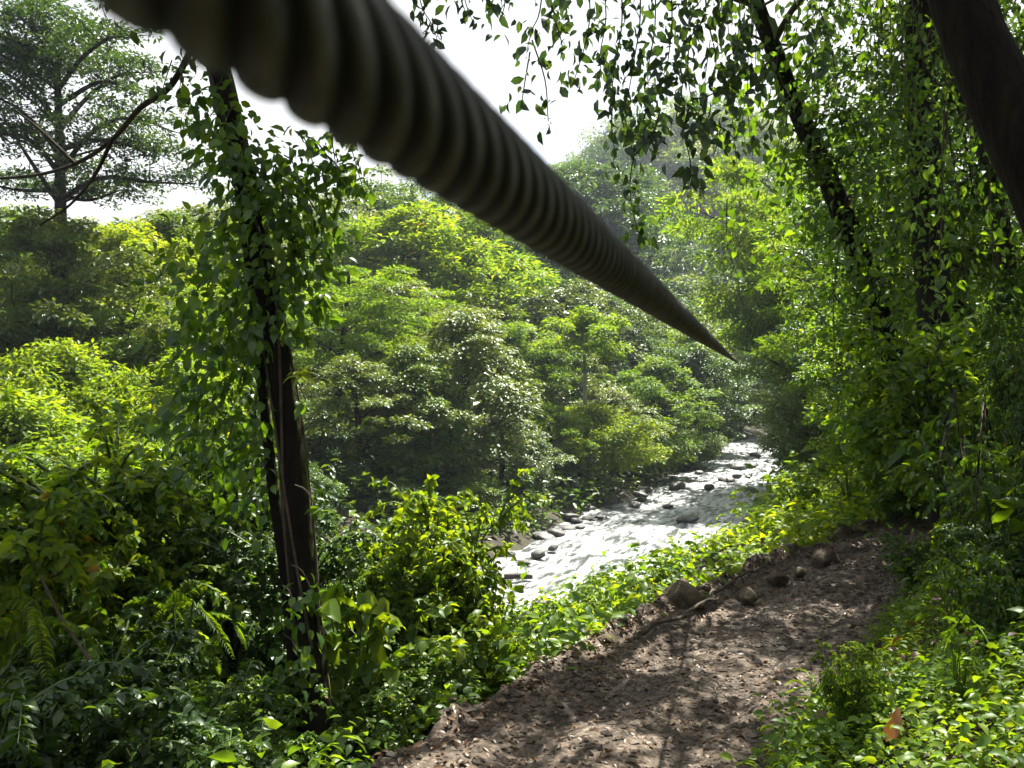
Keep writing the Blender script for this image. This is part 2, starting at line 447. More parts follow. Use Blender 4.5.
# ------------------------------------------------------------------ tree prototypes
PROF = {
    'round': lambda t: math.sqrt(max(0.05, 1 - (2 * t - 0.85) ** 2)),
    'cone': lambda t: 1.05 - 0.85 * t,
    'tower': lambda t: 0.95 if t < .55 else 0.95 - 1.4 * (t - .55),
    'umbrella': lambda t: 0.55 + 0.5 * t if t < .8 else 0.8 - 1.5 * (t - .8),
}


def make_tree(seed, h, cb, cr, prof, nl, ns, crad, flat, per, L, kind='diamond', wid=.5, tr=.22, rise=.25, bark='bark', leaf='forest', droop=.35, lean=.4, limb_r=.3):
    rng = np.random.default_rng(seed)
    n = 9; t = np.linspace(0, 1, n)
    wob = np.cumsum(rng.normal(size=(n, 2)) * lean * .35, 0) * t[:, None]
    tp = np.stack([wob[:, 0], wob[:, 1], h * .96 * t], 1)
    tb = MB(); add_tube(tb, tp, tr * (1.25 - t) ** .9 + .02 + tr * .5 * np.exp(-t * 18), 9, bump=.08, rng=rng)
    C = []; CR = []
    for i in range(nl):
        f = (i + .5) / nl
        z0 = h * (cb + (.94 - cb) * f)
        z0s = max(h * .12, z0 - h * .10)
        st = np.array([np.interp(z0s, tp[:, 2], tp[:, 0]), np.interp(z0s, tp[:, 2], tp[:, 1]), z0s])
        re = cr * PROF[prof](f) * (0.72 + .5 * rng.random()); az = i * 2.399 + rng.normal() * .35
        d = np.array([math.cos(az), math.sin(az), 0])
        en = st + d * re + np.array([0, 0, h * .10 + rise * re * (0.6 + .8 * rng.random())])
        mid = (st + en) / 2 + np.array([0, 0, -.08 * re]) + rng.normal(size=3) * .12 * re
        lp = catmull([st, mid, en], 3)
        r0 = tr * limb_r * (1.1 - .6 * f)
        add_tube(tb, lp, np.linspace(r0, r0 * .3, len(lp)), 5)
        C.append(en); CR.append(crad * (.8 + .5 * rng.random()))
        for k in range(ns):
            g = .35 + .6 * rng.random()
            b = lp[int(g * (len(lp) - 1))]
            o = nrm(d * .6 + rng.normal(size=3) * np.array([.8, .8, .35])) * re * (.25 + .3 * rng.random())
            e2 = b + o + np.array([0, 0, .15 * crad])
            add_tube(tb, catmull([b, (b + e2) / 2 + rng.normal(size=3) * .06 * re, e2], 2), np.linspace(r0 * .4, r0 * .15, 5), 4)
            C.append(e2); CR.append(crad * (.6 + .55 * rng.random()))
    C.append(tp[-1]); CR.append(crad)
    cm = MB(); clump_leaves(cm, rng, C, CR, flat, per, L, kind, wid, droop)
    return dict(h=h + crad * flat * .8, trunk=tb.mesh('trunk', M[bark]), crown=cm.mesh('crown', M[leaf]))


PR = {
    'round': make_tree(11, 12, .26, 4.2, 'round', 28, 4, .86, .55, 150, .25, leaf='forest'),
    'round_b': make_tree(12, 10, .18, 3.8, 'round', 26, 4, .74, .6, 150, .23, leaf='bright'),
    'feathery': make_tree(13, 12, .36, 5.2, 'umbrella', 22, 5, 1.1, .26, 200, .25, wid=.34, leaf='bright', rise=.18, droop=.2),
    'tower': make_tree(14, 13, .06, 2.6, 'tower', 34, 3, .85, .95, 150, .24, leaf='olive', rise=.1, droop=.6),
    'airy': make_tree(15, 15, .42, 4.6, 'umbrella', 15, 4, 1.0, .45, 110, .28, leaf='dark', rise=.3),
    'bushy': make_tree(16, 6, .04, 3.0, 'round', 20, 4, .9, .75, 180, .22, leaf='yellow', tr=.14, rise=.4),
    'near': make_tree(17, 11, .24, 3.6, 'round', 24, 5, .66, .6, 190, .13, kind='oval', wid=.55, leaf='dark', tr=.2),
    'near_b': make_tree(18, 7, .06, 2.5, 'round', 24, 4, .52, .7, 190, .11, kind='oval', wid=.55, leaf='glossy', tr=.12, rise=.4),
    'pole': make_tree(19, 14, .68, 2.8, 'round', 9, 3, .9, .5, 150, .28, bark='palebark', leaf='bright', tr=.16, lean=.15),
}
NAME = {'round': 'broadleaf_tree', 'round_b': 'broadleaf_tree', 'feathery': 'feathery_tree', 'tower': 'vine_draped_tree', 'airy': 'open_crowned_tree', 'bushy': 'bushy_tree', 'near': 'broadleaf_tree', 'near_b': 'bushy_tree', 'pole': 'slender_tree'}
TR = random.Random(5)


def put_tree(proto, px, d, ytop, wid, leaf, label, group, x=None, rz=None, tilt=0):
    p = PR[proto]
    x = (px - CX) / F * d if x is None else x
    z0 = hz(x, d) - .15
    top = CAMZ - (ytop - CY) / F * d
    s = max(.25, (top - z0) / p['h'])
    r = empty(NAME[proto], (x, d, z0))
    r.rotation_euler = (tilt, 0, TR.uniform(0, 6.28) if rz is None else rz); r.scale = (s * wid, s * wid, s)
    tag(r, label, 'tree', group)
    t = link('trunk', p['trunk'], r); c = link('crown', p['crown'], r)
    if leaf:
        c.material_slots[0].link = 'OBJECT'; c.material_slots[0].material = M[leaf]
    rr = sdist([x], [d], RIVER)[0]
    if abs(rr) < HW - .3: print('IN RIVER', label, x, d, rr)
    return r


G1 = 'trees of the forest across the river'
for a in [
    # along the water's edge, from the bend towards the viewer
    ('round', 741, 112, 372, 1.0, 'forest', 'dark rounded tree at the far bend where the river disappears'),
    ('round_b', 716, 90, 348, 1.0, 'forest', 'dark green tree at the water just below the thin end of the cable'),
    ('round', 690, 79, 338, .95, 'dark', 'deep green tree on the far shore beside the narrowing rapids'),
    ('round_b', 655, 68, 352, .95, 'bright', 'light green rounded tree above the stony far shore'),
    ('bushy', 690, 72, 428, 1.1, 'forest', 'low dark bush hanging over the rapids on the far shore'),
    ('bushy', 643, 63, 425, 1.0, 'bright', 'low leafy bush at the water under the light green rounded tree'),
    ('round_b', 617, 60, 385, .9, 'olive', 'greyish green tree at the far shore behind the rock pile'),
    ('bushy', 590, 54, 402, 1.1, 'yellow', 'yellow green bush above the rock pile of the far shore'),
    ('round_b', 556, 51, 398, .9, 'bright', 'bright rounded tree at the far shore left of the rock pile'),
    ('tower', 530, 47, 432, 1.1, 'forest', 'short dark vine-covered tree touching the near end of the rapids'),
    ('round_b', 500, 45, 405, 1.0, 'olive', 'olive tree on the shore behind the tall bright shrub'),
    ('tower', 452, 43, 300, 1.25, 'olive', 'tall tower-like tree draped with vines facing the river'),
    ('tower', 405, 40, 335, 1.2, 'forest', 'second tower of vines, darker, beside the tallest vine-draped tree'),
    ('bushy', 468, 40, 470, 1.2, 'forest', 'shaded bush at the foot of the tallest vine-draped tree'),
    ('round_b', 362, 38, 350, 1.0, 'olive', 'pale olive tree just right of the vine-wrapped trunk'),
    ('tower', 338, 36, 430, 1.2, 'dark', 'dark vine-hung tree partly hidden by the vine-wrapped trunk'),
    ('bushy', 400, 36, 480, 1.2, 'dark', 'deeply shaded bush behind the tall bright shrub'),
    # second rank
    ('pole', 586, 55, 300, .9, 'bright', 'slender tree with a bare pale trunk standing among dark crowns above the yellow green bush'),
    ('pole', 470, 50, 330, .9, 'olive', 'slender tree with a pale trunk showing right of the tall tower of vines'),
    ('pole', 690, 84, 322, .9, 'bright', 'slender tree with a thin pale trunk under the far part of the cable'),
    ('round', 628, 78, 322, .9, 'dark', 'dark tree just right of the bare pale trunk'),
    ('round', 664, 94, 318, .9, 'forest', 'mid green tree whose top reaches up to the cable'),
    ('round_b', 550, 66, 335, 1.0, 'olive', 'olive rounded tree just left of the bare pale trunk'),
    ('round', 515, 62, 318, 1.0, 'bright', 'bright broad tree in the middle of the forest slope'),
    ('round_b', 560, 78, 275, 1.0, 'olive', 'wide pale crown directly below the middle of the cable'),
    ('round', 610, 92, 285, .9, 'forest', 'green tree under the far half of the cable'),
    ('round_b', 480, 66, 292, 1.0, 'forest', 'green tree with a dark hollow above the tower of vines'),
    ('round', 420, 60, 275, .95, 'olive', 'silvery green tree rising behind the tower of vines'),
    ('round_b', 372, 52, 290, 1.0, 'bright', 'sunlit tree between the vine-wrapped trunk and the towers of vines'),
    ('feathery', 335, 48, 262, .9, 'bright', 'light layered tree showing right beside the vine-wrapped trunk'),
    # the upper ranks and the skyline
    ('round', 425, 74, 200, 1.15, 'bright', 'big sunlit yellow green tree, the brightest on the skyline below the cable'),
    ('round_b', 372, 76, 206, 1.0, 'bright', 'rounded bright tree left of the brightest skyline tree'),
    ('round_b', 505, 88, 250, 1.0, 'bright', 'rounded green tree right of the brightest skyline tree'),
    ('round', 462, 96, 204, 1.0, 'dark', 'dark tree filling the gap behind the brightest skyline tree'),
    ('airy', 405, 104, 166, .8, 'dark', 'thin dark tree standing up against the sky under the cable'),
    ('airy', 352, 98, 172, 1.1, 'forest', 'open crowned tree on the skyline right of the vine-wrapped trunk'),
    ('round', 535, 112, 215, .9, 'dark', 'dark hazy tree touching the underside of the cable'),
    ('airy', 318, 84, 182, 1.0, 'olive', 'pale open tree on the skyline behind the climbing leaves'),
    ('round', 585, 118, 255, .9, 'forest', 'hazy green tree half hidden by the far half of the cable'),
    ('round', 575, 140, 158, .9, 'dark', 'hazy dark tree on the ridge just above the cable'),
    ('round', 612, 150, 178, .9, 'dark', 'blue grey tree on the ridge beyond the hanging sprays'),
    # left part
    ('airy', 268, 70, 190, 1.0, 'olive', 'thin skyline tree hidden partly by the left climbing leaves'),
    ('round', 222, 60, 198, .95, 'olive', 'grey green tree on the skyline left of the vine-wrapped trunk'),
    ('round', 172, 52, 208, 1.0, 'forest', 'dark rounded tree beneath the branches of the tall emergent tree'),
    ('round_b', 122, 46, 212, .9, 'yellow', 'yellowish tree at the foot of the tall emergent tree'),
    ('round', 10, 44, 200, .9, 'forest', 'green tree at the edge of the view under the tall emergent tree'),
    ('pole', 184, 26, 345, .8, 'bright', 'small slender tree with a mossy trunk left of the vine-wrapped trunk'),
    ('round_b', 66, 36, 196, .8, 'olive', 'tree hiding the lower trunk of the tall emergent tree'),
    ('feathery', 225, 42, 285, .95, 'bright', 'bright layered tree directly behind the leafy left side of the trunk'),
    ('round_b', 165, 38, 290, 1.0, 'bright', 'green tree with orange tinged leaves above the small mossy trunk'),
    ('round', 75, 36, 272, .9, 'dark', 'dark tree with a shadowy hollow above the bright rounded bush'),
    ('round_b', 262, 36, 372, .9, 'forest', 'shady green tree between the small mossy trunk and the vine-wrapped trunk'),
    ('round_b', 215, 33, 392, .9, 'forest', 'mid green tree with glossy leaves behind the dark thicket'),
]:
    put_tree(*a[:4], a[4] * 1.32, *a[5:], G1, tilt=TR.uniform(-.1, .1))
# a bright rounded bush low on the left, two lesser ones
G2 = 'bushy trees on the left shore'
for a in [
    ('bushy', 62, 31, 335, 1.0, 'yellow', 'bright yellow green rounded bush at the left edge of the view'),
    ('bushy', 20, 25, 385, 1.2, 'yellow', 'sunlit bush under the rounded one, cut by the left edge of the view'),
    ('bushy', 105, 24, 430, 1.2, 'yellow', 'low sunlit bush between the rounded one and the dark thickets'),
    ('bushy', 132, 30, 405, .9, 'bright', 'smaller bright bush right of the rounded yellow green bush'),
    ('bushy', 290, 31, 455, .9, 'dark', 'dim bush seen left of the vine-wrapped trunk at half its height'),
]:
    put_tree(*a, G2)

G3 = 'trees on the right bank'
for a in [
    ('feathery', 812, 56, 146, .85, 'bright', 'wide sunlit feathery tree leaning out above the river from the right bank'),
    ('feathery', 862, 44, 200, .9, 'bright', 'feathery tree lower and closer than the widest sunlit one'),
    ('feathery', 848, 66, 235, .9, 'bright', 'fern-like green crown to the right of the widest feathery tree'),
    ('round', 838, 62, 150, 1.0, 'forest', 'tall green tree behind the feathery trees'),
    ('feathery', 775, 118, 290, .8, 'bright', 'small light crown in the valley right of the cable end'),
    ('round', 826, 88, 300, .9, 'forest', 'shadowy tree right of the far river bend'),
    ('round', 775, 122, 318, .9, 'dark', 'dark tree closing the valley above the river bend'),
    ('bushy', 832, 46, 365, 1.1, 'olive', 'greyish bush on the bank above the bright ground plants'),
    ('bushy', 806, 60, 395, 1.0, 'forest', 'green bush at the right shore near the river bend'),
    ('bushy', 870, 36, 395, 1.0, 'forest', 'dusky bush at the end of the bright bank vegetation'),
    ('near_b', 868, 27, 330, 1.0, 'bright', 'glossy leafed bushy tree below the leaning vine-hung trunk'),
    ('near', 905, 31, 100, 1.0, 'dark', 'dark leafy tree rising behind the leaning vine-hung trunk'),
    ('near', 955, 24, 40, 1.1, 'dark', 'shadowed tree whose crown darkens the upper right'),
    ('near', 1010, 17, -60, 1.0, 'dark', 'tree with small dark leaves behind the thick black trunk'),
    ('near_b', 935, 19, 195, 1.1, 'bright', 'bushy tree with sunlit leaves on the slope above the path end'),
    ('near_b', 1040, 13.5, 215, .8, 'glossy', 'leafy bush on the slope under the thick black trunk'),
]:
    put_tree(*a, G3)


# ------------------------------------------------------------------ the far hills' forest: one mass
def far_forest():
    rng = np.random.default_rng(77)
    mb = MB()
    N = 11000
    x = rng.uniform(-230, 260, N); y = rng.uniform(20, 330, N)
    r = sdist(x, y, RIVER); p = sdist(x, y, PATH)
    d = np.hypot(x, y); ang = np.abs(np.arctan2(x, y))
    keep = (ang < .72) & (np.abs(r) > 9) & ((d > 125) | ((r < -46) & (d > 112)) | ((p > 16) & (d > 48)))
    keep &= ~((d > 260) & (rng.random(N) < .25))
    x = x[keep]; y = y[keep]; d = d[keep]
    z = height(x, y)
    for i in range(len(x)):
        s = rng.uniform(.8, 1.35); hgt = rng.uniform(7, 11) * s; cr = rng.uniform(2.6, 4.2) * s
        k = rng.integers(7, 11)
        C = rand_dir(rng, k) * np.array([cr * .75, cr * .75, cr * .55]) + np.array([x[i], y[i], z[i] + hgt])
        per = 70 if d[i] < 150 else 42
        Lf = .55 if d[i] < 150 else .85
        n0 = len(mb.T3)
        clump_leaves(mb, rng, C, cr * .5, .6, per, Lf, 'diamond', .6, .3)
        off = rng.normal() * .22
        for q in range(n0, len(mb.T3)): mb.T3[q] = np.clip(mb.T3[q] * .6 + .2 + off, 0, .93)
        # a trunk under it
        add_tube(mb, [(x[i], y[i], z[i] - .3), (x[i] + .2, y[i], z[i] + hgt * .5), (x[i], y[i], z[i] + hgt)], [.22, .16, .08], 4, tone=.05)
    print('far trees', len(x))
    o = link('forest', mb.mesh('forest', M['forest']))
    tag(o, 'hazy green forest covering the hills at the end of the valley', 'forest', kind='stuff')


far_forest()


# ------------------------------------------------------------------ ground plants
def scatter_cover(name, label, cat, seed, n, region, mask, per, L, spread, lift, kind, leaf, wid=.55):
    rng = np.random.default_rng(seed)
    x = rng.uniform(region[0], region[1], n); y = rng.uniform(region[2], region[3], n)
    r = sdist(x, y, RIVER); p = sdist(x, y, PATH)
    k = mask(x, y, r, p, rng)
    x = x[k]; y = y[k]; z = height(x, y)
    m = len(x); idx = np.repeat(np.arange(m), per); q = len(idx)
    az = rng.uniform(0, 6.283, q); el = rng.uniform(-.1, .9, q)
    v = np.stack([np.cos(az) * np.cos(el), np.sin(az) * np.cos(el), np.sin(el)], 1)
    sz = (.6 + .9 * rng.random(m)) * (0.75 + 1.0 * (vnoise(x * .6, y * .6, seed) + .5))
    P = np.stack([x, y, z], 1)[idx] + v * (spread * sz[idx] * rng.random(q))[:, None]
    P[:, 2] += lift * sz[idx] * rng.random(q) ** .7
    D = np.stack([np.cos(az), np.sin(az), rng.uniform(-.6, .5, q)], 1)
    U = np.array([0, 0, 1.0]) + rng.normal(size=(q, 3)) * .5
    ls = L * (.6 + .8 * rng.random(q)) * np.sqrt(sz[idx])
    mb = MB(); add_leaves(mb, P, D, U, ls, ls * wid, kind, np.clip(rng.random(q) * .6 + .2 * rng.random(m)[idx] + .2 + .45 * fbm(x * .9, y * .9, seed + 3)[idx], 0, .985))
    print(name, m, q)
    return tag(link(name, mb.mesh(name, M[leaf])), label, cat, kind='stuff')


scatter_cover('undergrowth', 'bright green broad-leaved ground plants covering the bank between path and river', 'ground plants', 101, 17000, (-2, 24, 8, 42),
              lambda x, y, r, p, g: (r > HW + .2) & (p < -PW - .05) & (g.random(len(x)) < np.clip(18 / y, .25, 1)), 11, .12, .16, .22, 'oval', 'bright')
scatter_cover('undergrowth', 'shaded leafy plants on the steep bank below the left side of the path', 'ground plants', 102, 9000, (-14, 2, 3, 20),
              lambda x, y, r, p, g: (r > HW + .1) & (p < -PW - .15), 9, .09, .2, .30, 'oval', 'glossy')
scatter_cover('ivy', 'small-leaved creeping plants carpeting the slope on the uphill side of the path', 'creepers', 103, 34000, (-1, 9.5, 2.2, 16),
              lambda x, y, r, p, g: (p > PW - .12 + .25 * vnoise(x * 1.3, y * 1.3, 4)) & (p < 7) & (fbm(x * 1.1, y * 1.1, 8) > -.12 + .14 * g.normal(size=len(x))), 9, .046, .11, .16, 'oval', 'bright', .6)
scatter_cover('undergrowth', 'taller mixed leaves standing out of the creepers beside the path', 'ground plants', 113, 900, (0, 9.5, 5.2, 16),
              lambda x, y, r, p, g: (p > PW + .1) & (p < 7) & (fbm(x * .8, y * .8, 18) > .05), 10, .085, .12, .26, 'oval', 'glossy', .55)
scatter_cover('undergrowth', 'leafy undergrowth on the wooded slope uphill of the path', 'ground plants', 104, 7000, (2, 30, 6, 40),
              lambda x, y, r, p, g: (p > PW + 1.2) & (p < 14), 10, .19, .3, .55, 'oval', 'glossy')
scatter_cover('undergrowth', 'dark undergrowth under the trees along the far shore', 'ground plants', 105, 15000, (-40, 32, 14, 112),
              lambda x, y, r, p, g: (r < -HW + .1) & (r > -HW - 9), 10, .30, .5, .8, 'diamond', 'forest')
scatter_cover('undergrowth', 'dim leafy undergrowth between the trees of the slope across the river', 'ground plants', 107, 9000, (-75, 10, 20, 120),
              lambda x, y, r, p, g: (r < -HW - 8) & (r > -HW - 60), 10, .55, .9, 1.5, 'diamond', 'forest')
scatter_cover('undergrowth', 'green plants on the right bank beyond the bright bank vegetation', 'ground plants', 106, 6000, (10, 50, 36, 118),
              lambda x, y, r, p, g: (r > HW + .1) & (r < HW + 10), 10, .34, .5, .9, 'diamond', 'bright')


scatter_cover('grass', 'thin grass blades mixed into the creepers beside the path', 'grass', 114, 2600, (-1, 9.5, 2.2, 16),
              lambda x, y, r, p, g: (p > PW - .2) & (p < 5) & (fbm(x * .9, y * .9, 28) > -.05), 9, .17, .03, .05, 'blade', 'yellow', .07)
scatter_cover('fallen_leaves', 'brown dead leaves caught in the creepers beside the path', 'leaf litter', 115, 1400, (-1, 9.5, 5.0, 16),
              lambda x, y, r, p, g: (p > PW - .2) & (p < 5), 3, .06, .10, .16, 'oval', 'fallen', .6)


# ------------------------------------------------------------------ shrubs
def make_shrub(seed, ns, hgt, spread, per, L, kind, wid, leaf, twigs=3, arch=.5, pinnate=False, stem='stem', tilt=.6):
    rng = np.random.default_rng(seed)
    sb = MB(); lb = MB()
    P = []; D = []; U = []; LL = []
    for i in range(ns):
        az = i * 2.399 + rng.normal() * .4; h = hgt * (.55 + .5 * rng.random()); sp = spread * (.3 + .8 * rng.random())
        d = np.array([math.cos(az), math.sin(az), 0]); b = d * .1 * rng.random()
        pts = catmull([b, b + d * sp * .25 + [0, 0, h * .45], b + d * sp * .6 + [0, 0, h * .85], b + d * sp + [0, 0, h * (1 - arch * .25)]], 5)
        r0 = .012 + .008 * hgt
        add_tube(sb, pts, np.linspace(r0, .004, len(pts)), 5)
        lines = [pts[4:]]
        for k in range(twigs):
            j = rng.integers(4, len(pts) - 2); q = pts[j]
            o = nrm(d * .5 + rng.normal(size=3) * [.8, .8, .3] + [0, 0, .25]) * hgt * (.14 + .16 * rng.random())
            tw = catmull([q, q + o * .55 + [0, 0, .04 * hgt], q + o - [0, 0, .03 * hgt]], 4)
            add_tube(sb, tw, np.linspace(r0 * .45, .003, len(tw)), 4)
            lines.append(tw[1:])
        for ln in lines:
            m = max(3, int(per * (len(ln) / 11)))
            f = np.sort(rng.random(m)) * (len(ln) - 1); i0 = np.minimum(f.astype(int), len(ln) - 2); w = (f - i0)[:, None]
            q = ln[i0] * (1 - w) + ln[i0 + 1] * w; t = nrm(ln[i0 + 1] - ln[i0])
            s = nrm(np.cross(t, [0, 0, 1.0]) + 1e-4) * np.where(np.arange(m) % 2, 1, -1)[:, None]
            dd = s + t * .5 + rng.normal(size=(m, 3)) * .35 + [0, 0, -.15]
            P.append(q); D.append(dd); U.append(np.array([0, 0, 1.0]) + rng.normal(size=(m, 3)) * tilt); LL.append(L * (.6 + .7 * rng.random(m)))
    P = np.vstack(P); D = np.vstack(D); U = np.vstack(U); LL = np.concatenate(LL)
    if pinnate:                                   # fern-like: each leaf a frond of leaflets
        P2 = []; D2 = []; U2 = []; L2 = []
        D = nrm(D)
        for a in range(len(P)):
            m = 24; t = np.linspace(.10, 1, m)[:, None]
            ax = P[a] + D[a] * LL[a] * t - np.array([0, 0, 1]) * (LL[a] * .35 * t ** 2)
            s = nrm(np.cross(D[a], U[a])[None])
            for sg in (1, -1):
                P2.append(ax); D2.append(s * sg + D[a] * .45 + rng.normal(size=(m, 3)) * .08); U2.append(np.repeat(U[a][None], m, 0)); L2.append(LL[a] * .24 * np.sin(np.clip(t[:, 0] * 2.9, .5, 2.9)))
        P = np.vstack(P2); D = np.vstack(D2); U = np.vstack(U2); LL = np.concatenate(L2)
    add_leaves(lb, P, D, U, LL, LL * wid, kind, np.random.default_rng(seed + 1).random(len(P)))
    return dict(h=hgt * 1.02, stem=sb.mesh('stem', M[stem]), foliage=lb.mesh('foliage', M[leaf]))


SH = {
    'upright': make_shrub(31, 22, 3.6, 1.1, 44, .14, 'oval', .5, 'bright', twigs=9, arch=.2, tilt=1.0),
    'small': make_shrub(32, 26, 2.0, 1.1, 60, .075, 'oval', .6, 'glossy', twigs=8),
    'broad': make_shrub(33, 18, 2.4, 1.2, 20, .20, 'oval', .55, 'glossy', twigs=3),
    'heart': make_shrub(34, 16, 2.0, .9, 9, .26, 'heart', .9, 'bright', twigs=1),
    'fern': make_shrub(35, 14, 2.2, .8, 5, .50, 'oval', .24, 'bright', twigs=0, pinnate=True),
    'blade': make_shrub(36, 14, 2.6, .9, 9, .42, 'blade', .26, 'glossy', twigs=0),
    'thicket': make_shrub(37, 34, 4.6, 2.1, 90, .105, 'oval', .55, 'glossy', twigs=13),
}
SHN = {'upright': 'tall_shrub', 'small': 'small_leaved_shrub', 'broad': 'broad_leaved_shrub', 'heart': 'heart_leaved_plant', 'fern': 'fern', 'blade': 'long_leaved_plant', 'thicket': 'thicket_shrub'}


def put_shrub(kind, px, d, ytop, wid, leaf, label, group, ymin=.35):
    p = SH[kind]; x = (px - CX) / F * d; z0 = hz(x, d) - .05
    top = CAMZ - (ytop - CY) / F * d
    s = max(ymin, (top - z0) / p['h'])
    r = empty(SHN[kind], (x, d, z0)); r.rotation_euler = (0, 0, TR.uniform(0, 6.28)); r.scale = (s * wid, s * wid, s)
    tag(r, label, 'fern' if kind == 'fern' else ('plant' if kind in ('heart', 'blade') else 'shrub'), group)
    link('stem', p['stem'], r); f = link('foliage', p['foliage'], r)
    if leaf: f.material_slots[0].link = 'OBJECT'; f.material_slots[0].material = M[leaf]
    return r


G4 = 'shrubs of the near bank on the left'
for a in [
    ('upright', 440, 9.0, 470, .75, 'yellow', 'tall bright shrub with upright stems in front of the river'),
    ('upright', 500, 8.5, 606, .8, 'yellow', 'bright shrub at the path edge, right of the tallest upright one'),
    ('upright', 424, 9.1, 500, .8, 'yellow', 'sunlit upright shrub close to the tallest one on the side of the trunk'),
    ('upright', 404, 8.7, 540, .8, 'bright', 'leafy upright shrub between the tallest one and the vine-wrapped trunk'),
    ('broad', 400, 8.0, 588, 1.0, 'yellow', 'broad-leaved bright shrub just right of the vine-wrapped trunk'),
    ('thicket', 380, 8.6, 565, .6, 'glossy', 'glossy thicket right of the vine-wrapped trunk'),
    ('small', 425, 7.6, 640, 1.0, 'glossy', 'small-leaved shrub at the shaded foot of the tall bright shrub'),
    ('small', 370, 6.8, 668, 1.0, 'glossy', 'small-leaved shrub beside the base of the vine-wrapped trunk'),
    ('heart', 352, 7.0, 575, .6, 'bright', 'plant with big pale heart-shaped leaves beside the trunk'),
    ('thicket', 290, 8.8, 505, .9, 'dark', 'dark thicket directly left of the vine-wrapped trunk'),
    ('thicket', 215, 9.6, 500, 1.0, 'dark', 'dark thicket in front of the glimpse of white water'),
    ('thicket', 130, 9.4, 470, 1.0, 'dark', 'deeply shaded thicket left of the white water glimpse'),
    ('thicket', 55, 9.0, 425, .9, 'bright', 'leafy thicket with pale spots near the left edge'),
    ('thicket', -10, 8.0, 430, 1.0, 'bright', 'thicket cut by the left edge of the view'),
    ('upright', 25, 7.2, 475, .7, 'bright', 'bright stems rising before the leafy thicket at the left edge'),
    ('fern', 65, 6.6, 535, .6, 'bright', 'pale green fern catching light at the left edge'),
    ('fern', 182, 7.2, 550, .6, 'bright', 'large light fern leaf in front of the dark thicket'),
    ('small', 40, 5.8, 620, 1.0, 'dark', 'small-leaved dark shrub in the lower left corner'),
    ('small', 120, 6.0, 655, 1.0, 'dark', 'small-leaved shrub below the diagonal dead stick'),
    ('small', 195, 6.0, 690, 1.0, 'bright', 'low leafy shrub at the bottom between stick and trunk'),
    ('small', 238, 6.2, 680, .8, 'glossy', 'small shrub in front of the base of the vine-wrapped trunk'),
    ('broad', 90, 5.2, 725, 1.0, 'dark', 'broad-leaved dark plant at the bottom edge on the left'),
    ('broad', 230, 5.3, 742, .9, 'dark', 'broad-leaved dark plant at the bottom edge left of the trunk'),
    ('thicket', 240, 12.5, 560, .8, 'dark', 'dim shrub standing low by the water behind the dark thickets'),
]:
    put_shrub(*a, G4)

G5 = 'plants of the right slope and bank'
for a in [
    ('broad', 965, 11.5, 440, .7, 'glossy', 'broad-leaved shrub where the path vanishes under trees'),
    ('heart', 905, 17.0, 445, .6, 'bright', 'heart-leaved plant at the foot of the leaning trunk'),
    ('blade', 965, 10.0, 385, .8, 'glossy', 'plant with long shining leaves halfway up the right slope'),
    ('thicket', 1015, 8.6, 300, .5, 'glossy', 'leafy thicket hanging over the path end'),
    ('thicket', 1060, 6.6, 330, .5, 'dark', 'dark thicket at the right edge below the black trunk'),
    ('small', 985, 8.0, 480, .7, 'glossy', 'small-leaved shrub on the mossy bank beside the path'),
    ('small', 1005, 6.4, 520, .9, 'dark', 'dark small-leaved shrub at the right edge above the creepers'),
    ('fern', 1000, 7.4, 430, .9, 'glossy', 'fern hanging from the bank at the right edge'),
    ('broad', 900, 16.0, 380, 1.1, 'bright', 'sunlit broad-leaved shrub behind the path end'),
    ('upright', 955, 14.0, 300, .8, 'bright', 'tall leafy shrub under the straight dark trunk'),
    ('small', 985, 11.0, 300, 1.0, 'bright', 'large small-leaved shrub in sun beneath the black trunk'),
    ('small', 925, 9.4, 530, .9, 'glossy', 'low small-leaved shrub where the creepers meet the path end'),
    ('broad', 893, 15.2, 452, 1.0, 'bright', 'sunlit leafy shrub hiding the foot of the leaning trunk'),
    ('fern', 958, 6.6, 625, .7, 'bright', 'fern rising from the creepers below the bank at the right'),
    ('broad', 985, 6.0, 640, .6, 'glossy', 'broad-leaved plant in the creepers near the right edge'),
    ('small', 850, 5.4, 722, .6, 'bright', 'small leafy plant at the edge of the creepers beside the path'),
    ('fern', 960, 5.0, 705, .5, 'glossy', 'low fern among the creepers in the lower right corner'),
    ('heart', 945, 8.0, 600, .5, 'bright', 'small heart-leaved plant low on the bank beside the path end'),
    ('fern', 850, 17.0, 455, .9, 'bright', 'fern at the top of the bright bank vegetation'),
    ('broad', 800, 19.0, 468, 1.0, 'bright', 'bright broad-leaved shrub on the bank edge over the river'),
    ('fern', 760, 17.0, 512, .8, 'bright', 'pale fern on the bank edge nearest the rapids'),
    ('fern', 612, 13.0, 565, .8, 'bright', 'feathery fern on the bank in front of the white water'),
    ('broad', 640, 12.5, 565, .7, 'bright', 'leafy plant on the bank behind the mossy boulder'),
]:
    put_shrub(*a, G5)


# ------------------------------------------------------------------ the vine-wrapped trunk
def px_line(L, n=6):
    return catmull([W(*a) for a in L], n)


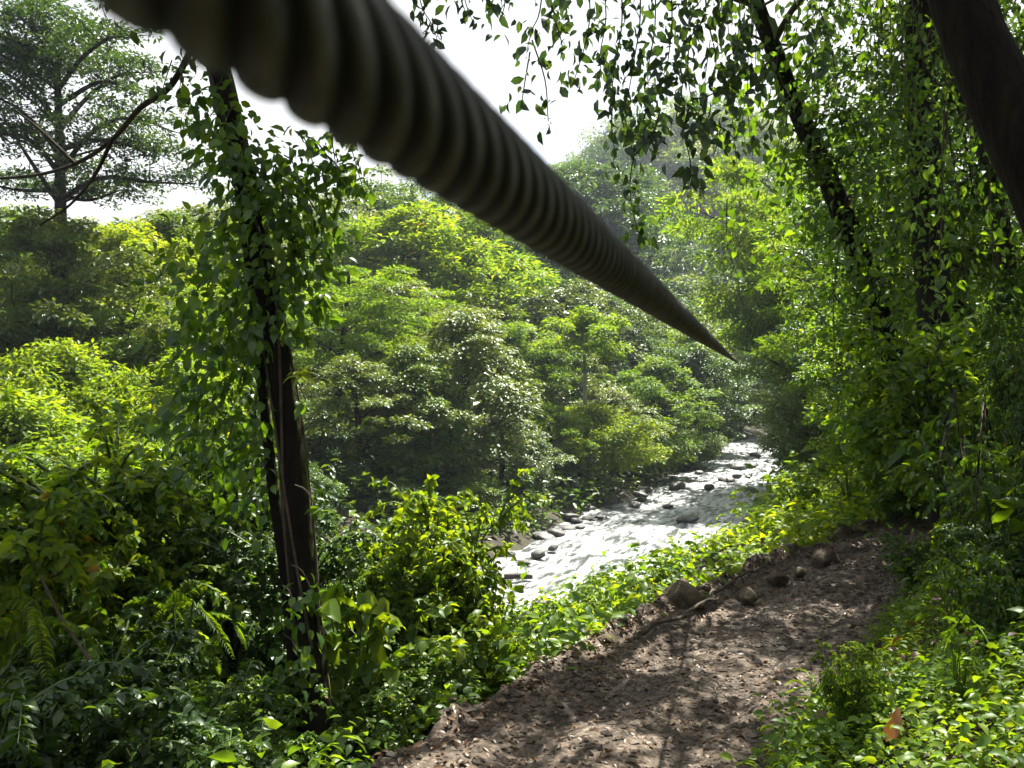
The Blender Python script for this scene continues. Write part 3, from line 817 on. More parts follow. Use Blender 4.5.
def strands(mb_s, mb_l, rng, pts, r0, r1, m, L, kind='oval', wid=.5, spread=.3, hang=.8, tone=None):
    """a twig or vine along pts with m hanging leaves"""
    pts = np.asarray(pts)
    add_tube(mb_s, pts, np.linspace(r0, r1, len(pts)), 5)
    nk = max(3, m // 7); f = np.clip((rng.integers(0, nk, m) + .5 + .16 * rng.normal(size=m)) / nk, 0, .999) ** .85 * (len(pts) - 1.001); i0 = f.astype(int); w = (f - i0)[:, None]
    q = pts[i0] * (1 - w) + pts[i0 + 1] * w
    o = rng.normal(size=(m, 3)) * spread
    D = nrm(rng.normal(size=(m, 3)) * .6 + [0, 0, -hang])
    U = nrm(rng.normal(size=(m, 3)) * .8 + [0, -.2, .5])
    ls = L * (.6 + .7 * rng.random(m))
    add_leaves(mb_l, q + o, D, U, ls, ls * wid, kind, rng.random(m) if tone is None else tone)


def shade_canopy(rng, bs, lf, base, root, xr, yr, zr, n, rad, per):
    """limbs from a tree to added leaf clumps, mostly unseen, placed for their shade"""
    C = np.stack([rng.uniform(*xr, n), rng.uniform(*yr, n), rng.uniform(*zr, n)], 1) - base
    cen = C.mean(0)
    add_tube(bs, catmull([root, (root + cen) / 2 + [0, 0, .8], cen], 5), np.linspace(.09, .05, 11), 7)
    for c in C:
        add_tube(bs, catmull([cen, (cen + c) / 2 + rng.normal(size=3) * .25, c], 3), np.linspace(.035, .01, 7), 5)
    clump_leaves(lf, rng, C, rad, .5, per, .15, 'oval', .52)


def vine_tree():
    rng = np.random.default_rng(201)
    line = px_line([(330, 850, 6.6), (322, 760, 6.6), (312, 660, 6.65), (302, 560, 6.7), (291, 450, 6.8), (278, 350, 6.9), (262, 260, 7.0), (244, 180, 7.1), (226, 100, 7.2), (208, 30, 7.3), (188, -60, 7.45), (160, -170, 7.7), (140, -290, 8.0)], 5)
    base = line[0]
    r = empty('vine_wrapped_tree', base); tag(r, 'dark mossy trunk wrapped in climbing leaves standing before the left thicket', 'tree')
    f = np.linspace(0, 1, len(line))
    tb = MB(); add_tube(tb, line - base, np.interp(f, [0, .06, .2, .5, 1], [.19, .122, .104, .095, .07]), 14, bump=.07, rng=rng)
    # a second, thinner stem grown to its left side
    l2 = px_line([(300, 800, 6.8), (290, 620, 6.85), (272, 480, 6.9), (262, 380, 6.95), (250, 270, 7.05), (238, 190, 7.1)], 5)
    add_tube(tb, l2 - base, np.linspace(.05, .035, len(l2)), 8, bump=.08, rng=rng)
    link('trunk', tb.mesh('trunk', M['mossbark']), r)
    bb = MB(); br = px_line([(205, 20, 7.3), (172, 84, 7.4), (140, 108, 7.6), (112, 140, 7.9), (75, 164, 8.2), (30, 176, 8.6), (-40, 180, 9)], 4)
    add_tube(bb, br - base, np.linspace(.030, .012, len(br)), 7, bump=.05, rng=rng)
    for L in ([(112, 140, 7.9), (95, 175, 7.9), (70, 205, 7.9), (40, 225, 8)], [(75, 164, 8.2), (40, 130, 8.3), (15, 110, 8.3)]):
        q = px_line(L, 4); add_tube(bb, q - base, np.linspace(.02, .008, len(q)), 5)
    link('branch', bb.mesh('branch', M['bark']), r)
    # crown above the view and the few leaves of it that hang into the picture
    cl = MB(); cb = MB()
    for L in ([(188, -60, 7.4), (260, -160, 7.2), (400, -120, 7.0), (470, -40, 7.0)], [(160, -170, 7.7), (60, -200, 8), (-60, -160, 8.5)], [(188, -60, 7.4), (120, -110, 7.0), (40, -60, 6.5)], [(160, -170, 7.7), (200, -330, 7), (320, -300, 6.2)], [(160, -170, 7.7), (250, -350, 9), (380, -330, 10)]):
        q = px_line(L, 5); add_tube(cb, q - base, np.linspace(.06, .02, len(q)), 6)
        strands(cb, cl, rng, q - base, .03, .01, 170, .13, spread=.33)
        c = q[np.linspace(len(q) * .45, len(q) - 1, 4).astype(int)] - base
        clump_leaves(cl, rng, c + [0, 0, .2], .7, .5, 190, .14, 'oval', .5)
    for L, m in [([(415, -60, 7), (420, 0, 7), (432, 25, 7), (440, 48, 7)], 42), ([(455, -50, 7), (465, 0, 7), (472, 20, 7)], 26), ([(480, -50, 7), (487, 5, 7), (492, 30, 7)], 16), ([(120, -70, 7), (112, -10, 7), (106, 14, 7)], 5),
                 ([(172, 60, 7.4), (164, 85, 7.4), (160, 105, 7.4)], 12), ([(190, 40, 7.3), (182, 75, 7.2), (178, 100, 7.2)], 22)]:
        q = px_line(L, 4) - base; strands(cb, cl, rng, q, .006, .003, m, .10, spread=.05)
    shade_canopy(rng, cb, cl, base, line[-1] - base, (-1.6, -.1), (7.6, 13.8), (13.2, 17), 22, .62, 230)  # leaf clumps added above the view to darken the left shrubs
    link('branch', cb.mesh('crown_branches', M['twig']), r)
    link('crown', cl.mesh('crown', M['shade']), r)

    # climbing vine on it
    v = empty('climbing_vine', base); tag(v, 'leafy climbing vine covering the upper half of the mossy left trunk', 'vine')
    vs = MB(); vl = MB()
    for k in range(5):
        t = np.linspace(.18, .74, 40); i = t * (len(line) - 1); i0 = i.astype(int)
        c = line[i0] * (1 - (i - i0)[:, None]) + line[np.minimum(i0 + 1, len(line) - 1)] * (i - i0)[:, None]
        a = k * 1.3 + t * (9 if k % 2 else -7)
        rr = np.interp(t, [0, .2, .5, 1], [.128, .112, .10, .08])
        add_tube(vs, c - base + np.stack([np.cos(a), np.sin(a), np.zeros_like(a)], 1) * rr[:, None], .012, 5)
    blobs = [  # px, py, d, radius m, leaves
        (205, 105, 7.1, .26, 80), (222, 130, 7.0, .30, 110), (240, 165, 6.9, .34, 150), (262, 190, 6.9, .40, 190), (300, 180, 6.9, .34, 130), (318, 215, 7.0, .30, 90), (280, 225, 6.9, .40, 170),
        (245, 235, 7.0, .36, 130), (300, 262, 6.9, .34, 130), (262, 285, 6.8, .36, 150), (235, 300, 6.9, .34, 120), (225, 345, 7.0, .34, 120), (262, 340, 6.8, .26, 90), (300, 310, 6.9, .26, 70),
        (240, 385, 7.0, .36, 130), (212, 400, 7.1, .36, 120), (255, 420, 6.9, .26, 70), (228, 440, 7.0, .34, 100), (262, 470, 6.8, .20, 40), (330, 160, 7.0, .22, 45), (345, 175, 7.0, .2, 36),
        (200, 250, 7.2, .36, 110), (190, 300, 7.3, .4, 120), (195, 350, 7.3, .4, 120), (190, 420, 7.3, .4, 110), (205, 470, 7.2, .38, 100), (250, 500, 7.0, .3, 60),
        (312, 590, 6.4, .14, 22), (296, 610, 6.4, .16, 30), (318, 510, 6.5, .07, 9), (306, 400, 6.6, .05, 6), (300, 660, 6.4, .2, 30)]
    for px, py, d, rad, m in blobs:
        m = int(m * .8); rad = rad * 1.15
        c = W(px, py, d) - base
        pts = np.array([W(px * .6 + 260 * .4, py - 25, d + .05) - base, c])
        add_tube(vs, catmull([pts[0], (pts[0] + pts[1]) / 2 + [0, 0, .05], pts[1]], 3), .006, 4)
        o = rand_dir(rng, m) * (rad * rng.random(m) ** .5)[:, None]
        D = nrm(o * 1.2 + rng.normal(size=(m, 3)) * .25 + [0, -.1, -.35]); U = nrm(np.array([.1, -.25, .7]) + rng.normal(size=(m, 3)) * .5)
        ls = .105 * (.6 + .7 * rng.random(m))
        add_leaves(vl, c + o, D, U, ls, ls * .62, 'oval', rng.random(m))
    # leaves spaced along the strands dangling at the right of it
    for L, m in [([(345, 120, 6.9), (352, 150, 6.9), (360, 178, 6.9), (364, 192, 6.9)], 26), ([(330, 130, 6.9), (335, 160, 6.9), (338, 190, 6.9)], 22), ([(300, 130, 6.9), (312, 160, 6.9), (322, 240, 6.9), (318, 320, 6.9)], 40), ([(285, 200, 6.8), (305, 270, 6.8), (322, 330, 6.9)], 24)]:
        strands(vs, vl, rng, px_line(L, 4) - base, .005, .003, m, .11, spread=.05)
    link('stem', vs.mesh('vine_stem', M['twig']), v); link('foliage', vl.mesh('vine_leaves', M['glossy']), v)
    # epiphyte on the trunk: a star of narrow leaves
    ep = empty('air_plant', W(300, 378, 6.55)); tag(ep, 'small star-shaped pale air plant growing on the bare part of the mossy trunk', 'plant')
    m = 16; D = nrm(rng.normal(size=(m, 3)) * [1, .6, .7] + [.3, -.2, .2]); e = MB()
    add_leaves(e, np.zeros((m, 3)), D, np.tile([0, -.4, 1.0], (m, 1)), .14, .018, 'blade', .9)
    link('foliage', e.mesh('air_plant', M['yellow']), ep)


vine_tree()


# ------------------------------------------------------------------ tall emergent tree at the upper left
def straight_tree():
    rng = np.random.default_rng(551)
    x, d = (952 - CX) / F * 12.2, 12.2; base = np.array([x, d, hz(x, d) - .2])
    r = empty('straight_tree', base); tag(r, 'tall straight dark trunk standing upright amid the right foliage', 'tree')
    line = catmull([base, W(930, 250, 12.6), W(921, 100, 12.9), W(919, -20, 13.0), W(925, -220, 13.0)], 5)
    tb = MB(); add_tube(tb, line - base, np.linspace(.25, .16, len(line)), 12, bump=.07, rng=rng); link('trunk', tb.mesh('trunk', M['mossbark']), r)
    bs = MB(); lf = MB()
    shade_canopy(rng, bs, lf, base, line[-1] - base, (7.5, 13), (13, 18.5), (15.0, 19), 12, .8, 120)
    shade_canopy(rng, bs, lf, base, line[int(.7 * len(line))] - base, (5.0, 9.6), (12.6, 16), (9.6, 14.2), 28, .6, 170)
    for k in range(14):
        i = int((.35 + .6 * rng.random()) * (len(line) - 1)); az = rng.uniform(0, 6.28); q = line[i] - base
        e = q + np.array([math.cos(az) * 1.8, math.sin(az) * 1.8, .3])
        strands(bs, lf, rng, catmull([q, (q + e) / 2 + [0, 0, .25], e], 4), .03, .008, 60, .13, spread=.2)
    link('branch', bs.mesh('branch', M['twig']), r); link('crown', lf.mesh('crown', M['dark']), r)


straight_tree()


def emergent():
    rng = np.random.default_rng(301)
    d0 = 38.0
    x0 = (60 - CX) / F * d0; z0 = hz(x0, d0) - .2
    base = np.array([x0, d0, z0])
    r = empty('emergent_tree', base); tag(r, 'tall open-crowned tree standing dark against the sky at the upper left', 'tree')
    trunk = catmull([base, W(61, 260, d0), W(60, 160, d0), W(58, 80, d0), W(59, 25, d0)], 6)
    tb = MB(); add_tube(tb, trunk - base, np.linspace(.34, .06, len(trunk)), 9, bump=.05, rng=rng)
    C = []; CRR = []
    limbs = [((60, 205), (30, 160), (5, 120)), ((60, 200), (100, 178), (150, 182), (195, 184)), ((60, 170), (95, 130), (130, 118), (175, 132)), ((60, 175), (30, 140), (-20, 130), (-50, 110)), ((59, 130), (90, 95), (120, 75), (150, 72)),
             ((59, 120), (30, 90), (0, 70), (-35, 60)), ((58, 90), (80, 60), (105, 40), (118, 32)), ((58, 85), (35, 55), (12, 40), (-10, 36)), ((59, 150), (100, 140), (140, 148), (160, 150)), ((59, 60), (66, 40), (75, 24)),
             ((60, 190), (20, 190), (-30, 180)), ((60, 150), (20, 110), (-10, 95)), ((59, 105), (100, 82), (138, 90)), ((60, 195), (90, 200), (120, 190)), ((59, 70), (40, 40), (30, 26))]
    for L in limbs:
        dd = rng.normal(size=len(L)) * 1.4; dd[0] = 0
        q = catmull([W(px, py, d0 + np.cumsum(dd)[i]) for i, (px, py) in enumerate(L)], 5)
        add_tube(tb, q - base, np.linspace(.12, .03, len(q)), 6)
        for i in range(4, len(q)):
            for k in range(3):
                o = rng.normal(size=3) * [.75, 1.1, .30] + [0, 0, .2]
                C.append(q[i] + o - base); CRR.append(.32 + .32 * rng.random())
                if k < 2: add_tube(tb, np.array([q[i] - base, q[i] - base + o * .5 + [0, 0, -.05], q[i] + o - base]), [.022, .016, .01], 4)
        # crossing limbs to and from the camera
    for k in range(15):
        f = .35 + .62 * rng.random(); i = int(f * (len(trunk) - 1)); az = rng.uniform(0, 6.28); re = (2.2 + 2.6 * rng.random()) * (1.25 - f)* 1.3
        e = trunk[i] + np.array([math.cos(az) * re, math.sin(az) * re, .5 + .25 * re])
        q = catmull([trunk[i], (trunk[i] + e) / 2 + [0, 0, .2], e], 4); add_tube(tb, q - base, np.linspace(.06, .02, len(q)), 5)
        for j in range(3, len(q)):
            for _ in range(2):
                C.append(q[j] - base + rng.normal(size=3) * [.55, .55, .22]); CRR.append(.3 + .35 * rng.random())
    link('trunk', tb.mesh('trunk', M['bark']), r)
    cm = MB(); clump_leaves(cm, rng, C, CRR, .5, 46, .20, 'diamond', .5, .3)
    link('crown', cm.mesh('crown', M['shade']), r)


emergent()


# ------------------------------------------------------------------ leaning tree of the right bank and its hanging sprays
def leaning_tree():
    rng = np.random.default_rng(401)
    line = px_line([(922, 530, 17.0), (905, 430, 16.8), (888, 350, 16.4), (868, 285, 16), (846, 225, 15.4), (826, 175, 14.8), (806, 130, 14.2), (788, 88, 13.6), (772, 45, 13), (757, 5, 12.4), (735, -60, 11.6), (700, -150, 10.8)], 5)
    base = line[0]
    r = empty('leaning_tree', base); tag(r, 'slender leaning tree whose leafy sprays hang into the sky above the river', 'tree')
    tb = MB(); add_tube(tb, line - base, np.interp(np.linspace(0, 1, len(line)), [0, .12, .5, 1], [.32, .24, .16, .08]), 11, bump=.07, rng=rng)
    link('trunk', tb.mesh('trunk', M['mossbark']), r)
    bs = MB(); lf = MB()
    for L in ([(745, -30, 12), (690, -70, 11), (620, -70, 10.5), (540, -50, 10), (500, -35, 10)], [(757, 5, 12.4), (715, -10, 11.5), (680, -25, 11), (600, -30, 10.6)], [(772, 45, 13), (800, 0, 12.5), (850, -40, 12)], [(700, -150, 10.8), (600, -160, 10), (480, -120, 9.5)], [(700, -150, 10.8), (640, -260, 10), (560, -300, 9)]):
        q = px_line(L, 5) - base; add_tube(bs, q, np.linspace(.06, .02, len(q)), 6)
        strands(bs, lf, rng, q, .02, .01, 120, .15, spread=.22, hang=.6)
    sprays = [  # hanging twigs: points in the picture, leaves
        ([(545, -40), (540, 10), (532, 30), (527, 50)], 20), ([(548, -40), (552, 5), (558, 20)], 26), ([(560, -40), (566, 10), (570, 28)], 22),
        ([(530, 52), (526, 75), (522, 100), (520, 108)], 12), ([(532, 40), (545, 80), (548, 118), (550, 130)], 12), ([(555, 20), (562, 45), (560, 60)], 10),
        ([(585, -40), (590, 10), (585, 45), (575, 78), (572, 88)], 44), ([(600, -40), (606, 15), (600, 55), (602, 80)], 46), ([(620, -40), (622, 20), (616, 60), (612, 90), (612, 108)], 60),
        ([(640, -40), (640, 20), (634, 60), (628, 95), (622, 112)], 64), ([(655, -40), (655, 25), (648, 70), (650, 100), (655, 118)], 66), ([(670, -40), (672, 20), (668, 60), (664, 90)], 58),
        ([(690, -40), (690, 10), (685, 50), (688, 80)], 50), ([(700, -40), (706, 5), (700, 25), (690, 40), (688, 75), (692, 100), (700, 120), (712, 135), (714, 158)], 80), ([(692, 100), (710, 95), (728, 88), (738, 100)], 34), ([(700, 118), (722, 128), (736, 140)], 30),
        ([(690, 105), (684, 130), (690, 160), (692, 185)], 42), ([(650, 100), (640, 130), (633, 160), (630, 190), (636, 225), (642, 238)], 52), ([(660, 110), (655, 130), (650, 142)], 32), ([(612, 108), (612, 135), (616, 155)], 14),
        ([(622, 110), (632, 132), (655, 120)], 22), ([(735, -40), (740, 15), (736, 45), (738, 60)], 56), ([(748, -20), (752, 30), (745, 55), (742, 72)], 46), ([(720, -40), (722, 0), (718, 20)], 40),
        ([(775, 60), (765, 78), (760, 88)], 10), ([(790, 95), (776, 112), (768, 130), (760, 138)], 16), ([(710, 30), (716, 60), (712, 90)], 14), ([(800, 20), (815, 45), (818, 85)], 30), ([(820, 10), (832, 50), (838, 95)], 40),
        ([(500, -40), (505, 0), (500, 20)], 14), ([(690, 165), (690, 178), (688, 186)], 8)]
    for L, m in sprays:
        d = 10.3 + rng.normal() * .45
        q = px_line([(px, py, d + rng.normal() * .06) for px, py in L], 4) - base
        strands(bs, lf, rng, q, .010, .004, int(m * 1.15), .15, wid=.58, spread=.085, hang=.8)
    shade_canopy(rng, bs, lf, base, line[-1] - base, (-1.3, .6), (11.2, 15.5), (14.4, 17.5), 14, .75, 150)  # unseen clumps added high up, shading the left bank
    link('branch', bs.mesh('branch', M['twig']), r)
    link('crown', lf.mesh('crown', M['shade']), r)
    # vines hung on its trunk
    v = empty('climbing_vine', base); tag(v, 'heart-leaved vine hanging down the leaning trunk on the right', 'vine')
    vs = MB(); vl = MB()
    tt = np.linspace(.02, .85, 50) * (len(line) - 1); li = tt.astype(int); mc = line[li] * (1 - (tt - li)[:, None]) + line[li + 1] * (tt - li)[:, None]
    add_tube(vs, mc - base + .26 * np.stack([np.cos(tt * 1.1), np.sin(tt * 1.1), 0 * tt], 1), .02, 6)
    for k in range(46):
        t = rng.random() * .8 + .02; i = int(t * (len(line) - 1)); c = line[i] + rng.normal(size=3) * [.5, .4, .2]
        ln = .5 + 1.3 * rng.random(); q = np.array([c, c + [rng.normal() * .1, 0, -ln * .5], c + [rng.normal() * .2, 0, -ln]])
        strands(vs, vl, rng, catmull(q, 3) - base, .008, .004, 22, .13, 'heart', .8, .16, .7)
    link('stem', vs.mesh('vine_stem', M['twig']), v); link('foliage', vl.mesh('vine_leaves', M['glossy']), v)


leaning_tree()


def black_trunk():
    rng = np.random.default_rng(501)
    line = px_line([(1250, 800, 4.1), (1190, 560, 4.1), (1110, 340, 4.2), (1042, 180, 4.3), (992, 80, 4.4), (955, -10, 4.5), (925, -110, 4.6), (900, -230, 4.8), (885, -380, 5.0)], 5)
    base = line[0]
    r = empty('thick_tree', base); tag(r, 'thick dark trunk slanting across the upper right corner, close by', 'tree')
    tb = MB(); add_tube(tb, line - base, np.interp(np.linspace(0, 1, len(line)), [0, .15, .6, 1], [.26, .18, .145, .12]), 16, bump=.06, rng=rng)
    link('trunk', tb.mesh('trunk', M['mossbark']), r)
    bs = MB(); lf = MB()
    for L in ([(925, -110, 4.6), (860, -130, 5), (800, -120, 5.5), (760, -90, 6)], [(900, -230, 4.8), (980, -260, 5.5), (1100, -240, 6)], [(885, -380, 5), (780, -420, 5), (640, -400, 5)], [(900, -230, 4.8), (860, -300, 6), (880, -280, 8)], [(885, -380, 5), (980, -500, 6), (1100, -520, 8)]):
        q = px_line(L, 5) - base; add_tube(bs, q, np.linspace(.06, .02, len(q)), 6)
        strands(bs, lf, rng, q, .02, .01, 160, .13, spread=.3)
        clump_leaves(lf, rng, q[np.linspace(len(q) * .45, len(q) - 1, 4).astype(int)] + [0, 0, .1], .6, .5, 150, .13, 'oval', .5)
    shade_canopy(rng, bs, lf, base, line[-1] - base, (.6, 4.6), (2.6, 8.0), (12.2, 15.5), 44, .7, 130)  # overhead clumps added out of view to keep the cable in shade
    shade_canopy(rng, bs, lf, base, line[-1] - base, (3.0, 5.2), (10.0, 12.8), (12.8, 14.6), 9, .45, 120)  # small unseen clumps added so the cable casts no clear shadow on the path
    shade_canopy(rng, bs, lf, base, line[-1] - base, (5.8, 11), (8.5, 14), (14, 18), 36, .8, 120)  # clumps added beyond the view to shade the right slope
    link('branch', bs.mesh('branch', M['twig']), r); link('crown', lf.mesh('crown', M['dark']), r)


black_trunk()


# hanging curtains of leaves on the right slope
def hanging(px0, px1, py0, py1, d, n, label, leaf, L, seed, kind='oval'):
    rng = np.random.default_rng(seed); vs = MB(); vl = MB()
    base = W((px0 + px1) / 2, py0, d); r = empty('hanging_vine', base); tag(r, label, 'vine', 'vines hanging from the trees on the right')
    tops = []
    for k in range(n):
        px = px0 + (px1 - px0) * (k + .5) / n + rng.normal() * 3; ya = py0 + rng.uniform(-30, 60); yb = ya + (py1 - py0) * rng.uniform(.35, 1)
        dd = d + rng.normal() * .5
        q = px_line([(px, ya, dd), (px + rng.normal() * 8, (ya + yb) / 2, dd), (px + rng.normal() * 14, yb, dd)], 5) - base
        tops.append(q[0])
        strands(vs, vl, rng, q, .007, .003, int(40 * (yb - ya) / 100 * d / 10) + 8, L, kind, .55, .2, .6)
    add_tube(vs, np.array(tops), .012, 5)
    link('stem', vs.mesh('vine_stem', M['twig']), r); link('foliage', vl.mesh('vine_leaves', M[leaf]), r)


hanging(800, 870, -40, 200, 13.5, 6, 'curtain of small dark leaves hanging left of the tall straight trunk', 'dark', .10, 1)
hanging(860, 905, -40, 230, 12.0, 7, 'dark leafy curtain in front of the tall straight trunk', 'dark', .12, 2)
hanging(893, 948, 0, 340, 11.2, 8, 'thin leafy strands hanging over the tall straight trunk', 'glossy', .10, 6)
hanging(930, 1024, 120, 420, 9.0, 6, 'leafy sunlit curtain hanging below the thick black trunk', 'glossy', .10, 3)
hanging(840, 920, 180, 420, 13.0, 5, 'tangle of glossy leaves around the middle of the leaning trunk', 'glossy', .14, 4)
hanging(940, 1000, 420, 600, 8.2, 14, 'mossy curtain of tiny leaves at the corner of the path', 'glossy', .06, 5)


# ------------------------------------------------------------------ stones, logs, litter
def rock_mesh(seed, mat, sub=3, flat=.6, rough=.35):
    import bmesh
    bm = bmesh.new(); bmesh.ops.create_icosphere(bm, subdivisions=sub, radius=1)
    rng = np.random.default_rng(seed)
    pl = [(nrm(rng.normal(size=3)), rng.uniform(.72, .95)) for _ in range(12)]
    for v in bm.verts:
        p = np.array(v.co)
        for n, o in pl:
            s = p @ n - o
            if s > 0: p = p - n * s * .85
        p = p * (1 + rough * .3 * float(fbm(np.array([p[0] * 2 + seed]), np.array([p[1] * 2 + p[2] * 1.7]), seed)[0]))
        v.co = p * [1, .85, flat]
    me = bpy.data.meshes.new('rock'); bm.to_mesh(me); bm.free(); me.materials.append(mat)
    for q in me.polygons: q.use_smooth = True
    return me


RK = [rock_mesh(s, M['rock'], 3, f) for s, f in ((1, .6), (2, .5), (3, .7), (4, .45))]
MR = [rock_mesh(s, M['mossrock'], 4, f, .6) for s, f in ((11, .75), (12, .55), (13, .6))]


def put_rock(name, me, loc, size, label, group=None, squash=1):
    o = link(name, me, None, loc); o.scale = (size, size, size * squash); o.rotation_euler = (TR.uniform(-.2, .2), TR.uniform(-.2, .2), TR.uniform(0, 6.28))
    return tag(o, label, 'rock', group)


RP = [(605, 503, 16, 'long dark rock lying at the end of the far shore rock pile'), (568, 520, 13, 'dark rounded rock at the foot of the yellow green bush'), (556, 537, 12, 'dark rock in the near part of the far shore rock pile'), (540, 538, 13, 'blackish rock closest to the far bank thicket'), (538, 558, 11, 'dark rock with white water around it near the floating log'),
      (541, 608, 15, 'wet dark rock below the floating log, half hidden by ferns'), (677, 489, 12, 'dark rock by the far shore in the middle rapids'), (635, 507, 9, 'small grey rock right of the long dark rock'), (709, 489, 8, 'small dark rock in mid river'), (727, 482, 11, 'broad dark rock in mid river'),
      (738, 470, 10, 'dark rock at the start of the far rapids'), (750, 467, 11, 'largest dark rock in the far rapids'), (752, 493, 9, 'dark rock near the right bank in the rapids'), (687, 522, 16, 'flat low rock alone in the white water'), (755, 457, 7, 'small rock above the far rapids'), (781, 457, 12, 'brown rock bar by the right shore near the bend'),
      (737, 478, 7, 'small dark rock just below the start of the far rapids'), (668, 509, 8, 'small grey rock in the middle of the white water'), (590, 512, 9, 'grey stone between the two dark rocks of the shore pile'), (620, 497, 9, 'grey stone upstream of the long dark rock'), (648, 492, 8, 'stone at the far shore under the low leafy bush'),
      (580, 530, 7, 'pale stone in shallow water before the rock pile'), (553, 551, 7, 'pale stone beside the near rocks of the pile'), (524, 566, 9, 'grey stone at the water behind the bright shrub'), (700, 475, 7, 'stone at the water under the low dark bush'), (600, 520, 6, 'pebbly grey stone in front of the long dark rock')]
for i, (px, py, w, lab) in enumerate(RP):
    d = CAMZ * F / (py - CY)
    put_rock('river_rock', RK[i % 4], ((px - CX) / F * d, d, .14), w / F * d * .85, lab, 'rocks in the river', .55 if 'flat' in lab else .8)
rg = np.random.default_rng(91)
for i in range(46):
    j = rg.integers(0, len(RIVER) - 1); f = rg.random(); c = RIVER[j] * (1 - f) + RIVER[j + 1] * f
    while not (26 < c[1] < 72):
        j = rg.integers(0, len(RIVER) - 1); f = rg.random(); c = RIVER[j] * (1 - f) + RIVER[j + 1] * f
    t = nrm(RIVER[j + 1] - RIVER[j]); q = c - np.array([t[1], -t[0]]) * (HW + rg.normal() * .55 - .2)
    put_rock('shore_stone', RK[i % 4], (q[0], q[1], max(.05, hz(q[0], q[1]))), .14 + .5 * rg.random() ** 2.5, 'grey stone in the rock pile along the far shore', 'stones of the far shore', .8)
# path stones
def on_path(px, py, zz=4.6):
    d = (CAMZ - zz) * F / (py - CY); return (px - CX) / F * d, d


for i, (px, py, w, lab) in enumerate([(683, 603, 48, 'brown mossy boulder at the river edge of the path'), (826, 562, 30, 'brown stone where the bright plants meet the path'), (778, 580, 20, 'knobbly brown stone on the path edge between boulder and far stone'), (748, 598, 20, 'dark stone on the path edge just beyond the mossy boulder'), (604, 642, 15, 'small brown stone on the path edge before the mossy boulder'), (800, 574, 14, 'small stone beside the knobbly brown stone')]):
    x, d = on_path(px, py)
    put_rock('path_boulder', MR[i % 3], (x, d, hz(x, d) + .02), w / F * d * .60, lab, 'stones along the path edge', 1.1)
lg = MB(); rng = np.random.default_rng(8)
x, d = on_path(518, 580, 0)
add_tube(lg, catmull([(-.5, 0, .1), (0, .05, .12), (.52, .02, .1)], 4), [.1, .12, .12, .115, .12, .11, .12, .11, .09], 9, bump=.08, rng=rng)
o = link('driftwood_log', lg.mesh('driftwood_log', M['log']), None, (x, d, .02)); tag(o, 'short dark log lying in the white water behind the bright shrub', 'log')
sk = MB(); q = px_line([(40, 575, 6.2), (62, 620, 6.1), (84, 652, 6.0), (103, 684, 5.95)], 4); add_tube(sk, q - q[0], np.linspace(.010, .014, len(q)), 6)
tag(link('dead_stick', sk.mesh('dead_stick', M['twig']), None, q[0]), 'brown dead stick slanting through the dark lower left shrubs', 'stick')
for i, (L, lab) in enumerate([([(700, 612), (730, 590), (765, 570)], 'curved brown root along the path edge beside the boulder'), ([(640, 640), (690, 622), (720, 600)], 'thin brown root in front of the mossy boulder')]):
    q = np.array([(*on_path(px, py), 4.66 + .04 * (k == 1)) for k, (px, py) in enumerate(L)]); q = catmull(q, 6); q[1:-1] += rng.normal(size=(len(q) - 2, 3)) * [.025, .025, .012]; rb = MB(); add_tube(rb, q - q[0], np.linspace(.022, .010, len(q)), 7, bump=.2, rng=rng)
    tag(link('root', rb.mesh('root', M['twig']), None, q[0]), lab, 'root')


